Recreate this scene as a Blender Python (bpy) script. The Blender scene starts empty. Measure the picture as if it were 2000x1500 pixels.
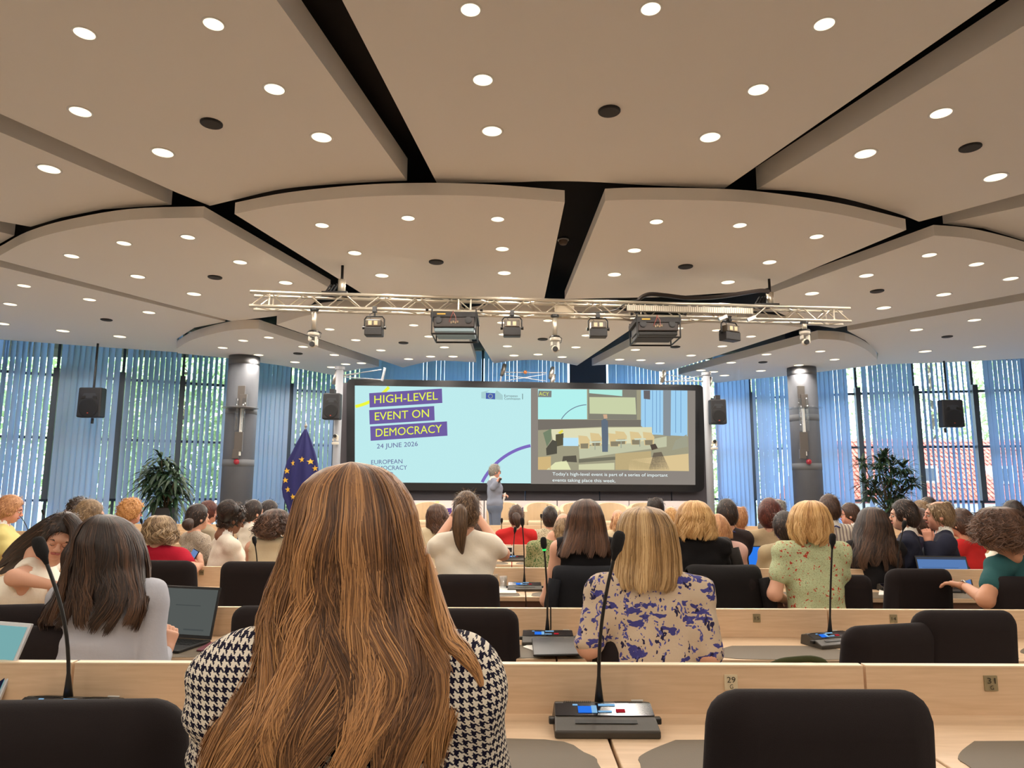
import bpy, bmesh, math, random
import numpy as np
from mathutils import Vector, Matrix
PI = math.pi
C = bpy.context.scene.collection
S = bpy.context.scene
rad = math.radians
# ---------------------------------------------------------------- camera
F = 1350.0
CAM = Vector((0, 0, 1.54))
PITCH = rad(8.2)
cd = bpy.data.cameras.new('camera'); cam = bpy.data.objects.new('camera', cd); C.objects.link(cam)
cd.sensor_width = 36; cd.lens = F / 2000 * 36; cd.clip_start = .05; cd.clip_end = 300
RM = Matrix.Rotation(PI/2 + PITCH, 3, 'X') @ Matrix.Rotation(rad(.22), 3, 'Z')
cam.matrix_world = Matrix.Translation(CAM) @ RM.to_4x4()
S.camera = cam
# ---------------------------------------------------------------- world, sun, exposure
w = bpy.data.worlds.new('sky'); S.world = w; w.use_nodes = True
nt = w.node_tree; nt.nodes.clear()
o_ = nt.nodes.new('ShaderNodeOutputWorld'); b_ = nt.nodes.new('ShaderNodeBackground')
tc = nt.nodes.new('ShaderNodeTexCoord'); sx = nt.nodes.new('ShaderNodeSeparateXYZ'); rp = nt.nodes.new('ShaderNodeValToRGB')
rp.color_ramp.elements[0].position = 0.0; rp.color_ramp.elements[0].color = (.74, .88, 1, 1)
rp.color_ramp.elements[1].position = .8; rp.color_ramp.elements[1].color = (.45, .68, 1, 1)
nt.links.new(tc.outputs['Generated'], sx.inputs[0]); nt.links.new(sx.outputs['Z'], rp.inputs[0])
nt.links.new(rp.outputs[0], b_.inputs[0]); b_.inputs[1].default_value = 6.0
nt.links.new(b_.outputs[0], o_.inputs[0])
sd = bpy.data.lights.new('sun', 'SUN'); sd.energy = 9.0; sd.angle = rad(1); sd.color = (1, .93, .8)
so = bpy.data.objects.new('sun', sd); C.objects.link(so); so.rotation_euler = (rad(42), 0, rad(-25))
S.view_settings.view_transform = 'Standard'; S.view_settings.look = 'None'
S.view_settings.exposure = 0.22; S.view_settings.gamma = 1.0
LAMP_W = 13.5
LAMP_C = (1.0, .91, .80)
S.cycles.max_bounces = 8; S.cycles.diffuse_bounces = 5; S.cycles.transparent_max_bounces = 16
# ---------------------------------------------------------------- pixel -> world
def ray(px, py):
    d = RM @ Vector(((px-1000)/F, (750-py)/F, -1)); return d
def P(px, py, Y):
    d = ray(px, py); return CAM + d * (Y / d.y)
def PZ(px, py, z):
    d = ray(px, py); return CAM + d * ((z - CAM.z) / d.z)
def proj(p):
    q = RM.transposed() @ (Vector(p) - CAM); return (1000 + F*q.x/-q.z, 750 - F*q.y/-q.z)
def lin(c):
    return c/12.92 if c <= .04045 else ((c+.055)/1.055)**2.4
def rgb(r, g, b): return (lin(r/255), lin(g/255), lin(b/255), 1)
# ---------------------------------------------------------------- materials
MATS = {}
def mat(name, col, rough=.6, metal=0, emit=None, es=1, bump=0, bscale=60, var=0, vscale=8, spec=.5, vstretch=None, trans=0):
    if name in MATS: return MATS[name]
    m = bpy.data.materials.new(name); m.use_nodes = True; MATS[name] = m
    n = m.node_tree.nodes; l = m.node_tree.links; p = n['Principled BSDF']
    p.inputs['Base Color'].default_value = col; p.inputs['Roughness'].default_value = rough
    p.inputs['Metallic'].default_value = metal; p.inputs['Specular IOR Level'].default_value = spec
    if emit: p.inputs['Emission Color'].default_value = emit; p.inputs['Emission Strength'].default_value = es
    if var or bump:
        t = n.new('ShaderNodeTexCoord'); mp = n.new('ShaderNodeMapping'); l.new(t.outputs['Object'], mp.inputs[0])
        if vstretch: mp.inputs['Scale'].default_value = vstretch
    if var:
        nz = n.new('ShaderNodeTexNoise'); nz.inputs['Scale'].default_value = vscale; nz.inputs['Detail'].default_value = 5
        l.new(mp.outputs[0], nz.inputs[0])
        r = n.new('ShaderNodeValToRGB'); r.color_ramp.elements[0].position = .3; r.color_ramp.elements[1].position = .7
        r.color_ramp.elements[0].color = tuple(c*(1-var) for c in col[:3]) + (1,)
        r.color_ramp.elements[1].color = tuple(min(1, c*(1+var)) for c in col[:3]) + (1,)
        l.new(nz.outputs[0], r.inputs[0]); l.new(r.outputs[0], p.inputs['Base Color'])
    if bump:
        nb = n.new('ShaderNodeTexNoise'); nb.inputs['Scale'].default_value = bscale; l.new(mp.outputs[0], nb.inputs[0])
        bp = n.new('ShaderNodeBump'); bp.inputs['Strength'].default_value = bump; bp.inputs['Distance'].default_value = .01
        l.new(nb.outputs[0], bp.inputs['Height']); l.new(bp.outputs[0], p.inputs['Normal'])
    return m
def emat(name, col, s=1.0):
    if name in MATS: return MATS[name]
    m = bpy.data.materials.new(name); m.use_nodes = True; MATS[name] = m
    n = m.node_tree.nodes; n.clear(); o = n.new('ShaderNodeOutputMaterial'); e = n.new('ShaderNodeEmission')
    e.inputs[0].default_value = col; e.inputs[1].default_value = s; m.node_tree.links.new(e.outputs[0], o.inputs[0]); return m
def nodes_of(m): return m.node_tree.nodes, m.node_tree.links, m.node_tree.nodes['Principled BSDF']
def wood(name, c1, c2):
    m = mat(name, c1, .45, spec=.35); n, l, p = nodes_of(m)
    t = n.new('ShaderNodeTexCoord'); mp = n.new('ShaderNodeMapping'); mp.inputs['Scale'].default_value = (1.6, 14, 22)
    nz = n.new('ShaderNodeTexNoise'); nz.inputs['Scale'].default_value = 3.2; nz.inputs['Detail'].default_value = 7; nz.inputs['Distortion'].default_value = .6
    r = n.new('ShaderNodeValToRGB'); r.color_ramp.elements[0].position = .3; r.color_ramp.elements[1].position = .72
    r.color_ramp.elements[0].color = c2; r.color_ramp.elements[1].color = c1
    l.new(t.outputs['Object'], mp.inputs[0]); l.new(mp.outputs[0], nz.inputs[0]); l.new(nz.outputs[0], r.inputs[0]); l.new(r.outputs[0], p.inputs['Base Color'])
    return m
def glass_thin(name, tint, gl=.12, rough=.02):
    m = bpy.data.materials.new(name); m.use_nodes = True; MATS[name] = m; n = m.node_tree.nodes; n.clear(); l = m.node_tree.links
    o = n.new('ShaderNodeOutputMaterial'); mx = n.new('ShaderNodeMixShader'); t = n.new('ShaderNodeBsdfTransparent'); g = n.new('ShaderNodeBsdfGlossy')
    t.inputs[0].default_value = tint; g.inputs['Roughness'].default_value = rough; mx.inputs[0].default_value = gl
    l.new(t.outputs[0], mx.inputs[1]); l.new(g.outputs[0], mx.inputs[2]); l.new(mx.outputs[0], o.inputs[0]); return m
def translucent(name, col, tcol, f=.6):
    m = bpy.data.materials.new(name); m.use_nodes = True; MATS[name] = m; n = m.node_tree.nodes; n.clear(); l = m.node_tree.links
    o = n.new('ShaderNodeOutputMaterial'); mx = n.new('ShaderNodeMixShader'); t = n.new('ShaderNodeBsdfTranslucent'); g = n.new('ShaderNodeBsdfDiffuse')
    t.inputs[0].default_value = tcol; g.inputs[0].default_value = col; mx.inputs[0].default_value = f
    l.new(g.outputs[0], mx.inputs[1]); l.new(t.outputs[0], mx.inputs[2]); l.new(mx.outputs[0], o.inputs[0]); return m
WOOD = wood('birch_laminate', rgb(222, 194, 162), rgb(208, 178, 144))
WOODE = mat('birch_edge', rgb(232, 208, 176), .4)
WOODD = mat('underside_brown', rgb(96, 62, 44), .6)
PAD = mat('grey_desk_inlay', rgb(100, 88, 70), .6, bump=.05, bscale=300)
FABRIC = mat('black_chair_fabric', rgb(31, 24, 25), .9, bump=.25, bscale=700, spec=.3)
FABRIC2 = mat('chair_piping', rgb(44, 34, 34), .8)
PLASTIC = mat('black_plastic', rgb(28, 27, 27), .4)
MICBODY = mat('mic_unit_grey', rgb(62, 57, 50), .42)
CEIL = mat('ceiling_plaster', (.78, .74, .69, 1), .9, bump=.04, bscale=200, spec=.1)
VOID = mat('void_black', rgb(30, 24, 22), .9)
STEEL = mat('brushed_steel', rgb(170, 165, 158), .35, metal=.9)
ALU = mat('truss_aluminium', rgb(205, 195, 178), .38, metal=.75)
DKMET = mat('dark_metal', rgb(38, 36, 36), .5, metal=.4)
WHITEP = mat('white_plastic', rgb(225, 222, 215), .4)
PAPER = mat('paper_white', rgb(240, 236, 228), .8)
GLASS = glass_thin('window_glass', (.93, .97, 1, 1), .06)
CLEAR = glass_thin('clear_glass', (.9, .93, .95, 1), .18)
BLIND = translucent('blind_fabric', rgb(198, 208, 222), rgb(180, 204, 229), .66)
# ---------------------------------------------------------------- object helpers
def link(name, me, mats=None, parent=None, loc=None):
    o = bpy.data.objects.new(name, me); C.objects.link(o)
    if mats is not None and me is not None and not len(me.materials):
        for m in (mats if isinstance(mats, (list, tuple)) else [mats]): me.materials.append(m)
    if parent: o.parent = parent
    if loc is not None: o.location = loc
    return o
def tag(o, label=None, cat=None, group=None, kind=None):
    if label: o['label'] = label
    if cat: o['category'] = cat
    if group: o['group'] = group
    if kind: o['kind'] = kind
    return o
def empty(name, loc=(0, 0, 0), rz=0, label=None, cat=None, group=None, kind=None):
    o = bpy.data.objects.new(name, None); C.objects.link(o); o.location = loc; o.rotation_euler = (0, 0, rz)
    o.empty_display_size = .1
    return tag(o, label, cat, group, kind)
def kids(o): return KID.get(o.name, [])
def copy_tree(o, parent=None):
    c = o.copy(); C.objects.link(c); c.parent = parent
    for ch in list(o.children): copy_tree(ch, c)
    return c
class MB:
    def __init__(s): s.v = []; s.f = []; s.m = []; s.smooth = False
    def add(s, vs, fs, mi=0):
        k = len(s.v); s.v += [tuple(v) for v in vs]; s.f += [tuple(i+k for i in f) for f in fs]; s.m += [mi]*len(fs); return s
    def box(s, lo, hi, mi=0, M=None, bev=0):
        (a, b, c), (d, e, f) = lo, hi
        vs = [(a,b,c),(d,b,c),(d,e,c),(a,e,c),(a,b,f),(d,b,f),(d,e,f),(a,e,f)]
        if M is not None: vs = [M @ Vector(v) for v in vs]
        return s.add(vs, [(0,3,2,1),(4,5,6,7),(0,1,5,4),(1,2,6,5),(2,3,7,6),(3,0,4,7)], mi)
    def tube(s, pts, r, n=8, mi=0, cap=True):
        pts = [Vector(p) for p in pts]; rs = r if isinstance(r, (list, tuple)) else [r]*len(pts)
        up = None; rings = []
        for i, p in enumerate(pts):
            t = (pts[min(i+1, len(pts)-1)] - pts[max(i-1, 0)]).normalized()
            if up is None: up = Vector((0,0,1)) if abs(t.z) < .9 else Vector((1,0,0))
            a = t.cross(up).normalized(); up = a.cross(t).normalized(); b = up
            rings.append([p + (a*math.cos(2*PI*k/n) + b*math.sin(2*PI*k/n))*rs[i] for k in range(n)])
        vs = [v for r_ in rings for v in r_]; fs = []
        for i in range(len(pts)-1):
            for k in range(n):
                fs.append((i*n+k, i*n+(k+1) % n, (i+1)*n+(k+1) % n, (i+1)*n+k))
        if cap: fs.append(tuple(range(n))[::-1]); fs.append(tuple((len(pts)-1)*n+k for k in range(n)))
        return s.add(vs, fs, mi)
    def lathe(s, prof, n=16, c=(0,0,0), mi=0, M=None, cap=True):
        vs = []; fs = []
        for (r, z) in prof:
            for k in range(n):
                v = Vector((r*math.cos(2*PI*k/n), r*math.sin(2*PI*k/n), z))
                v = (M @ v) if M is not None else v
                vs.append(v + Vector(c))
        for i in range(len(prof)-1):
            for k in range(n): fs.append((i*n+k, i*n+(k+1) % n, (i+1)*n+(k+1) % n, (i+1)*n+k))
        if cap: fs.append(tuple(range(n))[::-1]); fs.append(tuple((len(prof)-1)*n+k for k in range(n)))
        return s.add(vs, fs, mi)
    def prism(s, poly, d, mi=0):
        "poly: 3D points; d: extrusion vector"
        n = len(poly); d = Vector(d); vs = [Vector(p) for p in poly] + [Vector(p)+d for p in poly]
        return s.add(vs, [tuple(range(n))[::-1], tuple(range(n, 2*n))] + [(i, (i+1) % n, n+(i+1) % n, n+i) for i in range(n)], mi)
    def sphere(s, c, r, n=10, mi=0, sc=(1,1,1)):
        c = Vector(c); prof = [(max(1e-4, r*math.sin(PI*i/n)), -r*math.cos(PI*i/n)) for i in range(n+1)]
        return s.lathe(prof, n*2, c, mi, Matrix.Diagonal(Vector(sc)))
    def mesh(s, name, smooth=False):
        me = bpy.data.meshes.new(name); me.from_pydata(s.v, [], s.f)
        me.polygons.foreach_set('material_index', s.m)
        if len(s.f) < 3000:
            bm = bmesh.new(); bm.from_mesh(me); bmesh.ops.recalc_face_normals(bm, faces=bm.faces); bm.to_mesh(me); bm.free()
        if smooth: me.polygons.foreach_set('use_smooth', [True]*len(s.f))
        me.update(); return me
    def build(s, name, mats, parent=None, smooth=False, bevel=0, loc=None):
        o = link(name, s.mesh(name, smooth), mats, parent, loc)
        if bevel:
            b = o.modifiers.new('b', 'BEVEL'); b.width = bevel; b.segments = 2; b.limit_method = 'ANGLE'; b.angle_limit = rad(40)
        return o
def auto_smooth(o, ang=40):
    me = o.data; me.polygons.foreach_set('use_smooth', [True]*len(me.polygons))
    try: me.set_sharp_from_angle(angle=rad(ang))
    except Exception: pass
    return o
# ---------------------------------------------------------------- implicit bodies
def surf_nets(Fd, org, res):
    s = Fd < 0
    nx, ny, nz = Fd.shape
    acc = np.zeros((nx-1, ny-1, nz-1, 3), np.float32); cnt = np.zeros((nx-1, ny-1, nz-1), np.float32)
    cs = lambda dx, dy, dz: (slice(dx, nx-1+dx), slice(dy, ny-1+dy), slice(dz, nz-1+dz))
    corners = [(i, j, k) for i in (0,1) for j in (0,1) for k in (0,1)]
    for a in corners:
        for ax in range(3):
            if a[ax]: continue
            b = list(a); b[ax] = 1
            fa = Fd[cs(*a)]; fb = Fd[cs(*b)]; m = (fa < 0) != (fb < 0)
            if not m.any(): continue
            t = np.where(m, fa/np.where(m, fa-fb, 1), 0)
            for q in range(3):
                acc[..., q] += np.where(m, a[q] + (t if q == ax else 0), 0)
            cnt += m
    idx = -np.ones((nx-1, ny-1, nz-1), np.int64); act = cnt > 0
    idx[act] = np.arange(act.sum())
    ijk = np.argwhere(act)
    V = (ijk + acc[act]/cnt[act][:, None]) * res + np.array(org)
    Q = []
    for ax in range(3):
        sl0 = [slice(1, -1)]*3; sl1 = [slice(1, -1)]*3
        sl0[ax] = slice(0, -1); sl1[ax] = slice(1, None)
        A = s[tuple(sl0)]; B = s[tuple(sl1)]
        e = np.argwhere(A != B)
        if not len(e): continue
        flip = A[tuple(e.T)]
        off = np.ones(3, int); off[ax] = 0; e = e + off
        o1, o2 = [x for x in range(3) if x != ax]
        if ax == 1: o1, o2 = o2, o1
        def g(d1, d2):
            c = e.copy(); c[:, o1] -= d1; c[:, o2] -= d2; return idx[tuple(c.T)]
        q = np.stack([g(1,1), g(0,1), g(0,0), g(1,0)], 1)
        q[~flip] = q[~flip][:, ::-1]; Q.append(q)
    Q = np.concatenate(Q); Q = Q[(Q >= 0).all(1)]
    return V, Q
def cone(a, b, ra, rb=None): return ('c', np.array(a, float), np.array(b, float), ra, ra if rb is None else rb)
def ell(c, r, R=None): return ('e', np.array(c, float), np.array(r, float), R)
def field(prims, res, k=.03, neg=(), pad=.03, lim=None):
    lo = np.full(3, 1e9); hi = -lo
    def bb(p):
        if p[0] == 'c':
            r = max(p[3], p[4]); return np.minimum(p[1], p[2])-r, np.maximum(p[1], p[2])+r
        r = max(p[2]) if p[3] is not None else p[2]; return p[1]-r, p[1]+r
    for p in prims: a, b = bb(p); lo = np.minimum(lo, a); hi = np.maximum(hi, b)
    if lim is not None: lo = np.maximum(lo, lim[0]); hi = np.minimum(hi, lim[1])
    lo = lo - pad; hi = hi + pad
    n = np.maximum(4, np.ceil((hi-lo)/res).astype(int) + 1)
    Fd = np.full(n, .5, np.float32)
    ax = [lo[i] + np.arange(n[i])*res for i in range(3)]
    def dist(p, X, Y, Z):
        if p[0] == 'c':
            a, b = p[1], p[2]; d = b-a; L = max(1e-9, d.dot(d))
            t = np.clip(((X-a[0])*d[0] + (Y-a[1])*d[1] + (Z-a[2])*d[2])/L, 0, 1)
            return np.sqrt((X-a[0]-t*d[0])**2 + (Y-a[1]-t*d[1])**2 + (Z-a[2]-t*d[2])**2) - (p[3] + (p[4]-p[3])*t)
        c, r, R = p[1:]
        x, y, z = X-c[0], Y-c[1], Z-c[2]
        if R is not None:
            x, y, z = (R[0][0]*x+R[1][0]*y+R[2][0]*z, R[0][1]*x+R[1][1]*y+R[2][1]*z, R[0][2]*x+R[1][2]*y+R[2][2]*z)
        q = np.sqrt((x/r[0])**2 + (y/r[1])**2 + (z/r[2])**2)
        return (q-1)*min(r) if True else q
    for grp, sg in ((prims, 1), (neg, -1)):
        for p in grp:
            a, b = bb(p); m = k + .05
            i0 = np.clip(np.floor((a-m-lo)/res).astype(int), 0, n-1); i1 = np.clip(np.ceil((b+m-lo)/res).astype(int)+1, 1, n)
            if (i1 <= i0).any(): continue
            sl = tuple(slice(i0[i], i1[i]) for i in range(3))
            X = ax[0][sl[0]][:, None, None]; Y = ax[1][sl[1]][None, :, None]; Z = ax[2][sl[2]][None, None, :]
            d = dist(p, X, Y, Z).astype(np.float32); f = Fd[sl]
            kk = k if sg > 0 else k*.3
            if sg > 0:
                h = np.clip(.5+.5*(f-d)/kk, 0, 1); Fd[sl] = f*(1-h) + d*h - kk*h*(1-h)
            else:
                Fd[sl] = np.maximum(f, -d)
    return Fd, lo, ax
def np_mesh(name, V, Q, smooth=True):
    me = bpy.data.meshes.new(name); V = np.asarray(V, np.float32); Q = np.asarray(Q, np.int32)
    k = Q.shape[1]
    me.vertices.add(len(V)); me.vertices.foreach_set('co', V.ravel())
    me.loops.add(Q.size); me.loops.foreach_set('vertex_index', Q.ravel())
    me.polygons.add(len(Q)); me.polygons.foreach_set('loop_start', np.arange(len(Q), dtype=np.int32)*k)
    try: me.polygons.foreach_set('loop_total', np.full(len(Q), k, np.int32))
    except Exception: pass
    if smooth: me.polygons.foreach_set('use_smooth', np.ones(len(Q), bool))
    me.update(calc_edges=True); me.validate(); return me
def blob(prims, res, k=.03, neg=(), lim=None, post=None):
    Fd, lo, ax = field(prims, res, k, neg, pad=max(.03, 2.5*res), lim=lim)
    if post: Fd = post(Fd, ax)
    Fd[0], Fd[-1] = .5, .5; Fd[:, 0] = .5; Fd[:, -1] = .5; Fd[:, :, 0] = .5; Fd[:, :, -1] = .5
    return surf_nets(Fd, lo, res)
def join_np(parts):
    Vs, Qs, Ms, k = [], [], [], 0
    for V, Q, mi in parts: Vs.append(V); Qs.append(Q+k); Ms.append(np.full(len(Q), mi)); k += len(V)
    return np.concatenate(Vs), np.concatenate(Qs), np.concatenate(Ms)
# ---------------------------------------------------------------- text
def text_mesh(txt, bold=0.0, shear=0.0):
    cu = bpy.data.curves.new('t', 'FONT'); cu.body = txt; cu.size = 1; cu.offset = bold; cu.shear = shear; cu.resolution_u = 3
    to = bpy.data.objects.new('t', cu); C.objects.link(to)
    dg = bpy.context.evaluated_depsgraph_get(); dg.update()
    me = bpy.data.meshes.new_from_object(to.evaluated_get(dg)); bpy.data.objects.remove(to); bpy.data.curves.remove(cu)
    return me
def put_text(name, txt, p0, p1, hvec, m, parent=None, bold=0.0, thick=None):
    "text from baseline start p0 to baseline end p1, cap height along hvec"
    me = text_mesh(txt, bold); n = len(me.vertices); co = np.zeros(n*3, np.float32); me.vertices.foreach_get('co', co); co = co.reshape(-1, 3)
    x0, x1 = co[:, 0].min(), co[:, 0].max(); cap = .70
    p0 = Vector(p0); u = (Vector(p1)-p0); h = Vector(hvec)
    out = np.array([list(p0 + u*((c[0]-x0)/(x1-x0)) + h*(c[1]/cap)) for c in co], np.float32)
    me.vertices.foreach_set('co', out.ravel()); me.materials.clear(); me.materials.append(m); me.name = name; me.update()
    return link(name, me, None, parent)
# ================================================================ SETTING
ZR1, ZR2, ZR3, ZV = 4.84, 4.64, 4.46, 5.35
CARPET = mat('pale_bounce_carpet', rgb(176, 164, 150), .95, var=.12, vscale=30)  # unseen floor, colour chosen pale so light bounces up to the ceiling
WALLM = mat('wall_paint', rgb(205, 198, 188), .9)
fl = MB().box((-17, 2.62, -.2), (17, 21, 0)).build('floor', CARPET); tag(fl, kind='structure')
st = MB().box((-17, -7, -.2), (17, 2.62, .16)).build('floor_step', CARPET); tag(st, kind='structure')
tag(MB().box((-17.2, -7.2, ZV), (17.2, 21, ZV+.3)).build('ceiling_void', VOID), kind='structure')
tag(MB().box((-17.2, -7.2, -.2), (17.2, -7, ZV)).build('wall_back', WALLM), kind='structure')
# window wall plan
WN = [(-420, 12.2), (-120, 14.6), (0, 15.5), (240, 16.6), (440, 17.6), (650, 18.9), (1000, 19.7), (1400, 20.1), (1573, 19.3), (1700, 18.6), (2000, 17.9), (2200, 17.0), (2500, 15.6)]
WP = [Vector(((px-1000)/F*Y*1.0, Y, 0)) for px, Y in WN]
for sx_, nm in ((-1, 'wall_left'), (1, 'wall_right')):
    e = WP[0] if sx_ < 0 else WP[-1]
    mb = MB(); x = e.x
    mb.prism([(x, e.y, -.2), (x+.2*sx_, e.y, -.2), (17*sx_, -7, -.2), (16.8*sx_, -7, -.2)] if sx_ < 0 else [(x, e.y, -.2), (16.8, -7, -.2), (17, -7, -.2), (x+.2, e.y, -.2)], (0, 0, ZV+.2))
    tag(mb.build(nm, WALLM), kind='structure')
SEG = []; tot = 0
for a, b in zip(WP[:-1], WP[1:]): L = (b-a).length; SEG.append((tot, L, a, b)); tot += L
def wall_at(s, off=0):
    for s0, L, a, b in SEG:
        if s <= s0+L or (s0, L, a, b) == SEG[-1]:
            d = (b-a).normalized(); n = Vector((-d.y, d.x, 0)); return a + d*(s-s0) + n*off, d, n
def s_of_px(px):
    X = lambda q: q.x/q.y*F + 1000
    for s0, L, a, b in SEG:
        if X(a) <= px <= X(b) or (s0, L, a, b) == SEG[-1]:
            lo, hi = 0, 1
            for _ in range(30):
                m = (lo+hi)/2; q = a+(b-a)*m
                if X(q) < px: lo = m
                else: hi = m
            return s0+L*lo
    return 0
FRAME = mat('window_frame_dark', rgb(60, 72, 84), .5)
fins = [-400, -270, -140, -25, 100, 231, 350, 462, 564, 655, 760, 848, 943, 1026, 1108, 1186, 1290, 1385, 1469, 1573, 1678, 1795, 1912, 2040, 2170, 2320, 2480]
for i in range(len(fins)-1):
    s0, s1 = s_of_px(fins[i]), s_of_px(fins[i+1])
    root = empty('window_%d' % (i+1), wall_at((s0+s1)/2, .15)[0], kind='structure')
    inv = Vector(root.location)
    a, d, n = wall_at(s0, .15); b, _, _ = wall_at(s1, .15); dd = (b-a).normalized(); nn = Vector((-dd.y, dd.x, 0))
    def bx(p, q, z0, z1, t): return MB().prism([tuple(x - inv) for x in (p-nn*t+Vector((0,0,z0)), q-nn*t+Vector((0,0,z0)), q+nn*t+Vector((0,0,z0)), p+nn*t+Vector((0,0,z0)))], (0, 0, z1-z0))
    bx(a-dd*.03, a+dd*.03, 0, ZV, .05).build('window_post', FRAME, root)
    bx(a-dd*.06-nn*.12, a+dd*.06-nn*.12, 1.15, 4.17, .12).build('mullion', FRAME, root)
    for z in (1.12, 2.55, 4.02): bx(a+dd*.03, b-dd*.03, z-.03, z+.03, .035).build('transom', FRAME, root)
    bx(a, b, 0, .12, .06).build('window_sill', FRAME, root)
    for z0, z1 in ((.12, 1.09), (1.15, 2.52), (2.58, 3.99), (4.05, ZV)): bx(a+dd*.03, b-dd*.03, z0, z1, .004).build('pane', GLASS, root)
# ---- vertical blinds, every slat a part
SECT = [(-400, -5, 10, 'pale blue vertical blind, closed, beyond the yellow shirt'),
 (-5, 52, 44, 'vertical blind turned open, trees showing through, beside the wall corner above the person in yellow'),
 (52, 93, 30, 'half open vertical blind bunched beside the first dark window post above the yellow shirt'),
 (109, 188, 12, 'closed pale blue vertical blind directly behind the hanging loudspeaker on its long dark pole'),
 (188, 226, 16, 'narrow closed vertical blind between hanging loudspeaker and dark window post'),
 (238, 345, 34, 'vertical blind with thin bright gaps behind the tall plant with drooping leaves'),
 (356, 440, 46, 'vertical blind half open beside the grey column with the red glass ball near the flag'),
 (488, 560, 12, 'closed vertical blind between grey column and dark post near the blue flag'),
 (566, 648, 26, 'vertical blind with slim gaps behind the blue flag with gold stars'),
 (662, 700, 45, 'open vertical blind slats just beside the black screen frame, by the flag'),
 (700, 848, 14, 'vertical blind seen above the screen title bars, closed, flag side'),
 (850, 938, 14, 'closed vertical blind above the screen centre, ending at the bright slit'),
 (944, 1108, 12, 'closed shaded vertical blind behind the white braces with the orange ball above the screen'),
 (1188, 1288, 13, 'vertical blind above the video side of the screen, dark narrow slats'),
 (1292, 1380, 30, 'vertical blind beside the screen corner behind the cross bracing'),
 (1394, 1467, 12, 'closed vertical blind right behind the slim pillar with the loudspeaker beyond the screen'),
 (1472, 1545, 12, 'closed vertical blind between the slim pillar and the grey column beyond the screen'),
 (1598, 1662, 14, 'closed vertical blind between grey column and bushy plant with bright slit'),
 (1690, 1786, 12, 'closed vertical blind directly behind the bushy round plant'),
 (1801, 1900, 42, 'vertical blind turned open, red tiled roof showing through its slats'),
 (1926, 2060, 12, 'closed vertical blind past the open one with the red roof behind'),
 (2060, 2480, 12, 'pale blue vertical blind, closed, past the teal shirt')]
slat_me = MB().box((-.064, -.0015, 0), (.064, .0015, 1)).mesh('slat')
slat_me.materials.append(BLIND)
rng = random.Random(5)
for x0, x1, ang, lab in SECT:
    s0, s1 = s_of_px(x0), s_of_px(x1)
    root = empty('vertical_blind', wall_at((s0+s1)/2, -.16)[0], label=lab, cat='blind', group='vertical blinds along the window wall')
    inv = Vector(root.location); p, d, n = wall_at(s0, -.16); q = wall_at(s1, -.16)[0]
    MB().tube([p+Vector((0,0,ZV-.06))-inv, q+Vector((0,0,ZV-.06))-inv], .025, 4).build('head_rail', WHITEP, root)
    N = max(1, round((s1-s0)/.118))
    for i in range(N):
        c, d, n = wall_at(s0+(i+.5)*(s1-s0)/N, -.16)
        o = link('slat', slat_me, None, root); o.location = (c.x-inv.x, c.y-inv.y, .08)
        a_ = ang + 5 + rng.uniform(-7, 7)
        if rng.random() < .08: a_ += 22
        o.rotation_euler = (0, 0, math.atan2(d.y, d.x) + rad(a_)); o.scale = (1, 1, ZV-.16)
# roller shade over the screen
p, q = wall_at(s_of_px(1112), -.14)[0], wall_at(s_of_px(1182), -.14)[0]
r = MB().prism([p+Vector((0,0,4.42)), q+Vector((0,0,4.42)), q+Vector((0,.006,4.42)), p+Vector((0,.006,4.42))], (0, 0, .92)).build('roller_shade', mat('shade_grey_blue', rgb(92, 112, 140), .9))
tag(r, 'grey blue roller shade half lowered above the screen with bright glass below it', 'shade')
# ---- ceiling panels
def ext(p, q, Y):
    t = (Y-q.y)/(q.y-p.y); v = q+(q-p)*t; return v
def Z(pts, z): return [PZ(a, b, z) for a, b in pts]
def smooth_curve(pts, n=5):
    out = []
    for i in range(len(pts)-1):
        p0, p1, p2, p3 = [pts[max(0, min(len(pts)-1, i+j))] for j in (-1, 0, 1, 2)]
        for k in range(n):
            t = k/n
            out.append(tuple(.5*((2*p1[c]) + (-p0[c]+p2[c])*t + (2*p0[c]-5*p1[c]+4*p2[c]-p3[c])*t*t + (-p0[c]+3*p1[c]-3*p2[c]+p3[c])*t**3) for c in (0, 1)))
    return out + [pts[-1]]
def panel(poly, t=.14):
    z = poly[0].z; mb = MB().prism([Vector((p.x, p.y, z)) for p in poly], (0, 0, t))
    o = mb.build('ceiling_panel', CEIL, ceil); return o
ceil = empty('ceiling', (0, 0, 0), kind='structure')
def vext(a, b, Y, z=ZR1): return ext(PZ(*a, z), PZ(*b, z), Y)
B1 = -6.9
# ring one
far = Z(smooth_curve([(410, 402), (460, 390), (560, 368), (700, 357), (795, 353)]), ZR1)
panel(far + [PZ(540, 0, ZR1), vext((795, 353), (540, 0), B1), vext((345, 380), (0, 222), 1.0), PZ(0, 222, ZR1), PZ(345, 376, ZR1)], .26)
far = Z(smooth_curve([(853, 357), (1000, 356), (1060, 354), (1150, 355), (1270, 362), (1415, 368)]), ZR1)
panel(far + [PZ(1945, 0, ZR1), vext((1415, 368), (1945, 0), B1), vext((853, 357), (668, 0), B1), PZ(668, 0, ZR1)], .26)
far = Z(smooth_curve([(1478, 370), (1560, 374), (1650, 388), (1750, 416), (1795, 433)]), ZR1)
panel(far + [PZ(2000, 378, ZR1), vext((1795, 433), (2000, 378), 4.5), Vector((16.5, 0, ZR1)), Vector((16.5, B1, ZR1)), vext((1478, 370), (2000, 50), B1)], .26)
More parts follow.
